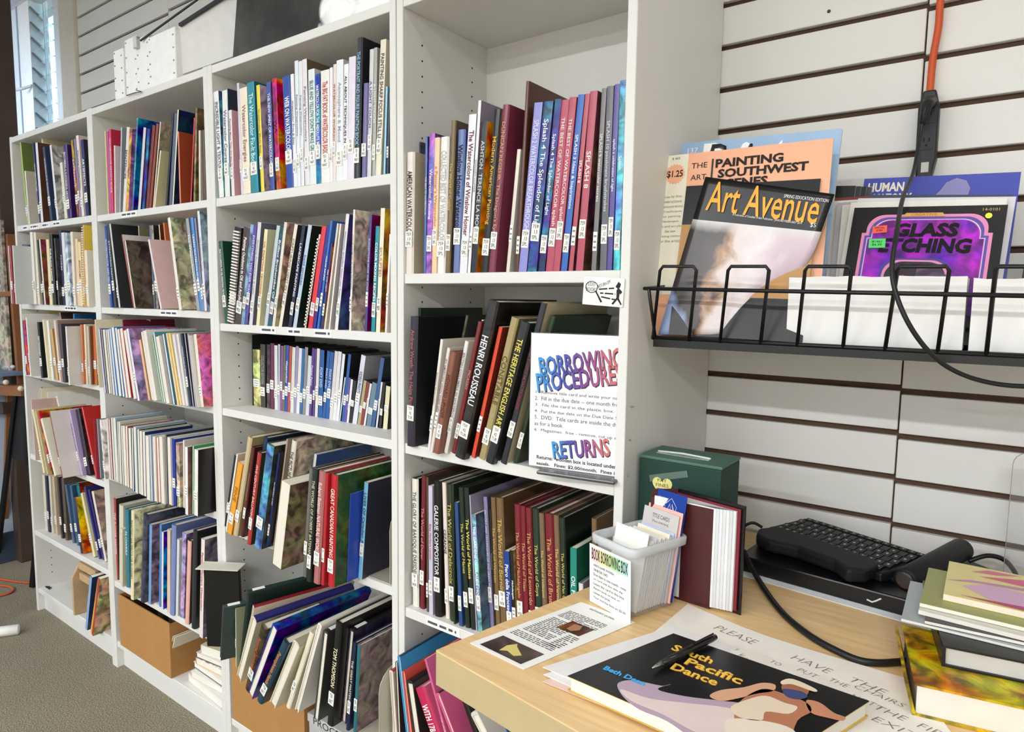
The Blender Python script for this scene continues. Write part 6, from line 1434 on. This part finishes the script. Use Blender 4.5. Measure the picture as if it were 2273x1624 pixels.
tilt = math.atan2(ky.z, Vector((ky.x, ky.y)).length)
for r in range(6):
    for c in range(15):
        u = .045+.0645*c+.012*(r % 2); v = .09+.163*r
        if u > .985 or r == 0 and 4 < c < 9 and c != 6: continue
        o = kmesh.copy(); link(o, t); o.location = KP(u, v); o.rotation_euler = (tilt, 0, ang)
        if r == 0 and c == 6: o.scale = (5, 1, 1)
        elif r == 5: o.scale = (1, .6, 1)
        if c % 2 == 0 or r % 2: l_ = lgm.copy(); link(l_, o)
pr = [(0.6180, 0.2362, 0.9380), (0.6443, 0.2120, 0.9380), (0.7012, 0.2112, 0.9380), (0.7674, 0.1844, 0.9380), (0.7943, 0.1527, 0.9380), (0.8226, 0.1701, 0.9380), (0.8342, 0.2119, 0.9380), (0.8275, 0.2341, 0.9420), (0.7767, 0.2574, 0.9420), (0.7077, 0.2900, 0.9420), (0.6367, 0.3041, 0.9420), (0.6121, 0.2716, 0.9420)]
pb = [Vector((p[0], p[1], SZ+.004))-o0 for p in pr]
MB().prism(pb, UPZ*.025).build('palm_rest', mat('161617', .6, .3), t, bevel=.007, bseg=3)
tp = thing('drawing_tablet', 'flat black drawing tablet beside the keyboard', 'tablet', (0.9173, 0.2656, 0.9320))
o0 = Vector((0.9173, 0.2656, 0.9320)); tb = [(0.8381, 0.2279, 0.9320), (0.9013, 0.1818, 0.9320), (1.0025, 0.3631, 0.9320), (0.9585, 0.3983, 0.9320)]
tb = [Vector((p[0], min(p[1], .41), p[2]))-o0 for p in tb]
MB().prism(tb, UPZ*.007).build('tablet_body', mat('1c1c1e', .4, .4), tp, bevel=.002)
MB().prism([p*.8 for p in tb], UPZ*.0073).build('drawing_area', mat('242426', .6, .3), tp)
ta, tb_ = Vector((0.9431, 0.3344, 0.9720)), Vector((0.8775, 0.1579, 0.9600)); ta.y = min(ta.y, .39)
t = thing('foam_roll', 'thick black rubber roll with a cut end lying on the drawing tablet', 'roll', ta)
tv = tb_-ta; R_ = .0195
MB().tube([tv*-.10, tv*-.06, tv*.96, tv*1.0], [R_*.75, R_, R_, R_*.92], 24).build('roll_body', mat('161618', .55, .3), t, True)
MB().tube([tv*1.0, tv*1.010], [R_*.86, R_*.6], 24).build('cut_end', mat('342e2c', .3, .4), t, True)
t = thing('desk_cable', "thick black cable curving across the counter in front of the flat case", 'cable', (0.6845, 0.0707, 0.9050))
o0 = Vector((0.6845, 0.0707, 0.9050))
MB().tube([p-o0 for p in smooth_path([(0.6078, 0.1932, 0.9350), (0.6289, 0.1669, 0.9220), (0.6652, 0.1182, 0.9070), (0.7188, 0.0363, 0.9060), (0.7673, -0.0127, 0.9055), (0.8107, -0.0393, 0.9055), (0.8526, -0.0486, 0.9055), (0.8936, -0.0172, 0.9055), (0.9396, 0.0423, 0.9055), (0.9851, 0.1289, 0.9055)])], .0052, 8).build('cable', mat('161618', .4), t, True)
t = thing('keyboard_lead', 'thin black lead arching behind the foam roll at the wall', 'cable', (0.9906, 0.3600, 0.9648))
o0 = Vector((0.9906, 0.3600, 0.9648))
MB().tube([p-o0 for p in smooth_path([(0.9588, 0.3300, 0.9581), (0.9838, 0.3400, 0.9710), (1.0065, 0.3500, 0.9677), (1.0223, 0.3600, 0.9505), (1.0325, 0.3600, 0.9303)])], .0042, 8).build('cable', mat('161618', .4), t, True)
t = thing('mouse_lead', 'thin black lead looping beside the album behind the keyboard', 'cable', (0.5883, 0.3000, 0.9477))
o0 = Vector((0.5883, 0.3000, 0.9477))
MB().tube([p-o0 for p in smooth_path([(0.5664, 0.3000, 0.9236), (0.5736, 0.3100, 0.9437), (0.5887, 0.3200, 0.9519), (0.6072, 0.3200, 0.9463)])], .003, 8).build('cable', mat('161618', .4), t, True)
# ---------------------------------------------------------------- pile of books and magazines at the counter's right
d1 = (Vector((0.9852, -0.1308, 0.9000))-Vector((0.9175, -0.1430, 0.9000))).normalized(); d1 = Vector((d1.x, d1.y, 0)).normalized(); n1 = UPZ.cross(d1)
def pile_book(px, z0, th, wd_, dep, cov_, pages, label, cat='book', rounded=False, art=False, dirv=None, name='book'):
    d = dirv or d1; nn_ = UPZ.cross(d); p = Vector((px[0], px[1], DZ+z0)); t = thing(name, label, cat, p, group=None)
    ct_ = .0028 if cat == 'book' else .0006
    q = [Vector((0, 0, 0)), d*wd_, d*wd_+nn_*dep, nn_*dep]
    cm = M_ART if art else mat(cov_, .35, .45)
    for z_, nm in ((0, 'back_cover'), (th-ct_, 'front_cover')):
        o = MB().prism([k+UPZ*z_ for k in q], UPZ*ct_).build(nm, cm, t)
        if art: set_tints(o.data, [lin(h6(cov_))]*6)
    r_ = [d*.004+nn_*.004, d*(wd_-.004)+nn_*.004, d*(wd_-.004)+nn_*(dep-.004), d*.004+nn_*(dep-.004)]
    if cat != 'book': r_ = [k*.996 for k in q]
    m = mat(pages, .85, .1)
    MB().prism([k+UPZ*ct_ for k in r_], UPZ*(th-2*ct_)).build('page_block', m, t)
    if cat == 'book':
        o = MB().prism([UPZ*ct_, nn_*dep+UPZ*ct_, nn_*dep+UPZ*(th-ct_)-d*(.010 if rounded else .001), UPZ*(th-ct_)-d*(.010 if rounded else .001)], d*.004).build('spine', cm, t)
        if art: set_tints(o.data, [lin(h6(cov_))]*len(o.data.polygons))
    return t, d, nn_, q
t1 = pile_book((0.9184, -0.1423, 0.9000), .0005, .0425, .26, .165, 'b89a4c', 'e2ded4', 'thick book in a yellow patterned jacket, lowest of the pile', rounded=True, art=True)
pile_book((0.9429, -0.0760, 0.9435), .0432, .028, .26, .15, '18181a', 'c9c6c0', 'thick black hardcover second in the pile beside the cable')
MZ = .0918
pile_book((0.8914, -0.0347, 0.9716), 0.0716, 0.0040, .25, .155, 'a8aeb0', 'e0dcd2', 'grey-covered magazine, lowest of the magazines on the pile', cat='magazine', name='magazine', dirv=Matrix.Rotation(math.radians(-9), 3, 'Z') @ d1)
pile_book((0.9188, -0.0343, 0.9760), 0.0760, 0.0050, .25, .155, '3a3438', 'e0dcd2', 'dark-covered magazine with curled edge in the pile', cat='magazine', name='magazine', dirv=Matrix.Rotation(math.radians(-5), 3, 'Z') @ d1)
pile_book((0.9098, -0.0189, 0.9814), 0.0814, 0.0060, .25, .155, 'd8d4ca', 'e0dcd2', 'white-edged magazine in the middle of the pile', cat='magazine', name='magazine', dirv=Matrix.Rotation(math.radians(-12), 3, 'Z') @ d1)
pile_book((0.9101, -0.0080, 0.9878), 0.0878, 0.0060, .25, .155, '9a9c5c', 'e0dcd2', 'olive-covered magazine under the pink flower magazine', cat='magazine', name='magazine', dirv=Matrix.Rotation(math.radians(-10), 3, 'Z') @ d1)
t, d, nn_, q = pile_book((0.9356, 0.0210, 0.9942), 0.0942, .009, .24, .150, 'e6d890', 'e8dccc', 'magazine with a pink lily cover on top of the pile', cat='magazine', name='magazine', dirv=Matrix.Rotation(math.radians(-10), 3, 'Z') @ d1)
petal = lambda pts, c, k: MB().prism([d*u+nn_*v+UPZ*(.0092+.0002*k) for u, v in pts], UPZ*.0001).build('lily_print', mat(c, .4), t)
petal([(0.02, 0.05), (0.05, 0.02), (0.13, 0.0), (0.24, 0.0), (0.24, 0.06), (0.12, 0.07), (0.05, 0.075)], 'dcb0d0', 1)
petal([(0.0, 0.06), (0.04, 0.075), (0.12, 0.085), (0.24, 0.09), (0.24, 0.1), (0.1, 0.092), (0.03, 0.08)], 'c88ac0', 2)
petal([(0.04, 0.105), (0.09, 0.1), (0.2, 0.12), (0.24, 0.12), (0.24, 0.14), (0.1, 0.13)], 'd86a8a', 1)
petal([(0.09, 0.02), (0.15, 0.045), (0.24, 0.04), (0.24, 0.02), (0.16, 0.01)], 'f0d4e8', 2)
petal([(0.02, 0.01), (0.08, 0.004), (0.15, 0.0), (0.1, 0.018)], 'b84a78', 2)
petal([(0.03, 0.12), (0.06, 0.125), (0.09, 0.142), (0.05, 0.14)], 'd87a94', 1)
# clear acrylic panel at the wall
t = thing('acrylic_panel', 'clear acrylic panel with a rounded corner standing by the slat wall', 'panel', (1.008, .30, DZ+.0005))
ar = [(0, 0), (.30, 0), (.30, .268), (.022, .268)]+[(.022-.022*math.sin(k*math.pi/10), .246+.022*math.cos(k*math.pi/10)) for k in range(1, 5)]+[(0, .246)]
MB().prism([(u, 0, v) for u, v in ar], (0, .003, 0)).build('acrylic_sheet', am, t)
MB().tube([(.0, -.0002, .0), (0, -.0002, .246)]+[(.022-.022*math.sin(k*math.pi/10), -.0002, .246+.022*math.cos(k*math.pi/10)) for k in range(4, 0, -1)]+[(.03, -.0002, .268)], .0007, 4).build('polished_edge', mat('8a8a86', .2, .5), t)
MB().box(.02, .28, -.05, .055, 0, .003).build('acrylic_foot', am, t)
# ---------------------------------------------------------------- painter's corner at the far left
wood2 = mat('8a5a38', .6, .3, noise=.12, scale=14)
ep = Vector((-2.9257, 0.1200, 1.0012))
t = thing('studio_easel', "paint-smeared wooden studio easel beside the window-side bookcase", 'easel', (ep.x, .12, 0))
o0 = Vector((ep.x, .12, 0))
def bar(a, b, r, nm, m=wood2): MB().tube([Vector(a)-o0, Vector(b)-o0], r, 4).build(nm, m, t)
bar((-2.8606, 0.1200, 1.6871), (-2.8196, 0.1200, 0.9282), .022, 'mast'); bar((-3.2065, 0.1600, 1.7520), (-3.1692, 0.1600, 0.9198), .02, 'mast'); bar((-3.3352, 0.0900, 1.3884), (-2.6838, 0.0900, 1.4098), .016, 'cross_bar')
bar((-3.6207, 0.0800, 0.8828), (-2.6340, 0.0800, 0.9623), .035, 'lower_beam'); bar((-3.6448, 0.1000, 0.7700), (-2.9345, 0.1000, 0.8457), .04, 'lower_beam', mat('3a2a24', .6))
bar((o0.x-.3, .12, .02), (o0.x-.06, .12, .95), .016, 'leg'); bar((o0.x-.02, .25, .02), (o0.x-.04, .14, .95), .016, 'leg')
MB().tube([Vector((-2.8000, 0.0500, 0.9890))-o0, Vector((-2.6988, 0.0200, 1.0002))-o0], .012, 10).build('knob', mat('d8ccbc', .4), t, True)
MB().tube([Vector((-2.6151, 0.0500, 0.9754))-o0, Vector((-2.5189, 0.0200, 0.9870))-o0], .012, 10).build('knob', mat('d8ccbc', .4), t, True)
MB().box(-.42, .155, -.10, .06, 1.02, 1.036).build('tray', mat('6a7a92', .5, .3, noise=.25, scale=18), t)
for k, (u, c) in enumerate(((-.30, '3a7a8a'), (-.2, 'd8d4cc'), (-.10, '4a8a96'), (.0, 'c8ccd4'))):
    o = MB().tube([(0, 0, 0), (.05, .01, .004), (.075, .012, .006)], [.011, .012, .006], 8).build('paint_tube', mat(c, .4), None, True); o.location = (o0.x+u, .09, 1.049); tag(o, ['teal paint tube on the easel tray', 'white paint tube on the easel tray', 'blue-green paint tube on the easel tray', 'pale grey paint tube lying on the easel tray'][k], 'paint tube')
a_, b_2 = Vector((-3.2631, 0.0900, 1.7527)), Vector((-2.8623, 0.0900, 1.0852))
o = MB().box(a_.x, b_2.x-.005, .088, .10, 1.0365, a_.z).build('oil_study', M_ART); set_tints(o.data, [lin(h6('b4aa9c'))]*6); tag(o, 'colourful unfinished oil study standing on the studio easel', 'painting')
t = thing('portfolio_bag', 'black folded portfolio stand with splayed legs beside the bookcase', 'stand', (-2.55, .1, 0))
o0 = Vector((-2.55, .1, 0)); bk = mat('141416', .6, .3)
MB().prism([Vector(p)-o0 for p in ((-2.7842, 0.0800, 0.9357), (-2.4245, 0.0800, 0.9612), (-2.4484, 0.0800, 0.6431), (-2.9220, 0.0800, 0.6001), (-2.8781, 0.0800, 0.7921))], (0, .03, 0)).build('black_panel', bk, t)
MB().tube([Vector((-2.7562, 0.0750, 0.9389))-o0, Vector((-3.1639, 0.0750, 0.0515))-o0], [.012, .016], 6).build('leg', bk, t)
MB().tube([Vector((-2.6339, 0.0750, 0.9334))-o0, Vector((-2.6724, 0.0750, 0.6087))-o0], [.012, .016], 6).build('leg', bk, t)
MB().tube([Vector((-2.5773, 0.0750, 0.3670))-o0, Vector((-2.6917, 0.0750, 0.0100))-o0], [.012, .016], 6).build('leg', bk, t)
t = thing('table_foot', 'white steel table foot on the carpet near the window-side bookcase', 'table', (-2.2404, -0.1576, 0.0200))
o0 = Vector((-2.2404, -0.1576, 0.0200)); fa, fb2 = Vector((-2.3304, -0.2828, 0.0200))-o0, Vector((-2.2261, -0.1276, 0.0200))-o0
MB().tube([fa, fb2*.95, fb2], [.022, .022, .017], 8).build('foot_bar', mat('efefeb', .4), t, True)
MB().box(fa.x-.02, fa.x+.02, fa.y-.02, fa.y+.02, .0, .66).build('leg', mat('efefeb', .4), t)
t = thing('floor_cord', 'orange cord looped on the carpet by the left wall', 'cord', (-2.7710, 0.0218, 0.0060))
o0 = Vector((-2.7710, 0.0218, 0.0060))
MB().tube([p-o0 for p in smooth_path([(-3.0613, -0.0573, 0.0060), (-2.9132, 0.0101, 0.0060), (-2.8080, 0.0518, 0.0060), (-2.7290, 0.0934, 0.0060), (-2.6766, 0.1209, 0.0060)])], .005, 6).build('cable', orange, t, True)
MB().tube([p-o0 for p in smooth_path([(-2.9295, -0.0753, 0.0060), (-2.8272, -0.0154, 0.0060), (-2.7725, 0.0078, 0.0060), (-2.7201, 0.0043, 0.0060), (-2.6925, -0.0238, 0.0060), (-2.7037, -0.0864, 0.0060)])], .005, 6).build('cable', orange, t, True)
# ---------------------------------------------------------------- fit the lettering and turn it into real letter meshes
bpy.context.view_layer.update()
dg = bpy.context.evaluated_depsgraph_get()
for o, fr_, a, b in FIT:
    me = bpy.data.meshes.new_from_object(o.evaluated_get(dg))
    xs = [v.co.x for v in me.vertices] or [0, 1]; ys = [v.co.y for v in me.vertices] or [0, 1]
    sx = a/max(max(xs)-min(xs), 1e-4); sy = b/max(max(ys)-min(ys), 1e-4)
    nm = o.name.split('.')[0]
    if nm == 'title' and sx > sy*1.25: sx = sy*1.25
    n = bpy.data.objects.new(nm, me); n.color = o.color; C.objects.link(n); n.parent = o.parent
    n.matrix_local = fr_ @ Matrix.Diagonal((sx, sy, 1, 1))
    if nm in ('call_number', 'typed_text', 'printed_line', 'typed_line', 'handwriting', 'label_line', 'card_lettering'): n['kind'] = 'stuff'
    if not me.materials: me.materials.append(M_INK)
for o, fr_, a, b in FIT: bpy.data.objects.remove(o)
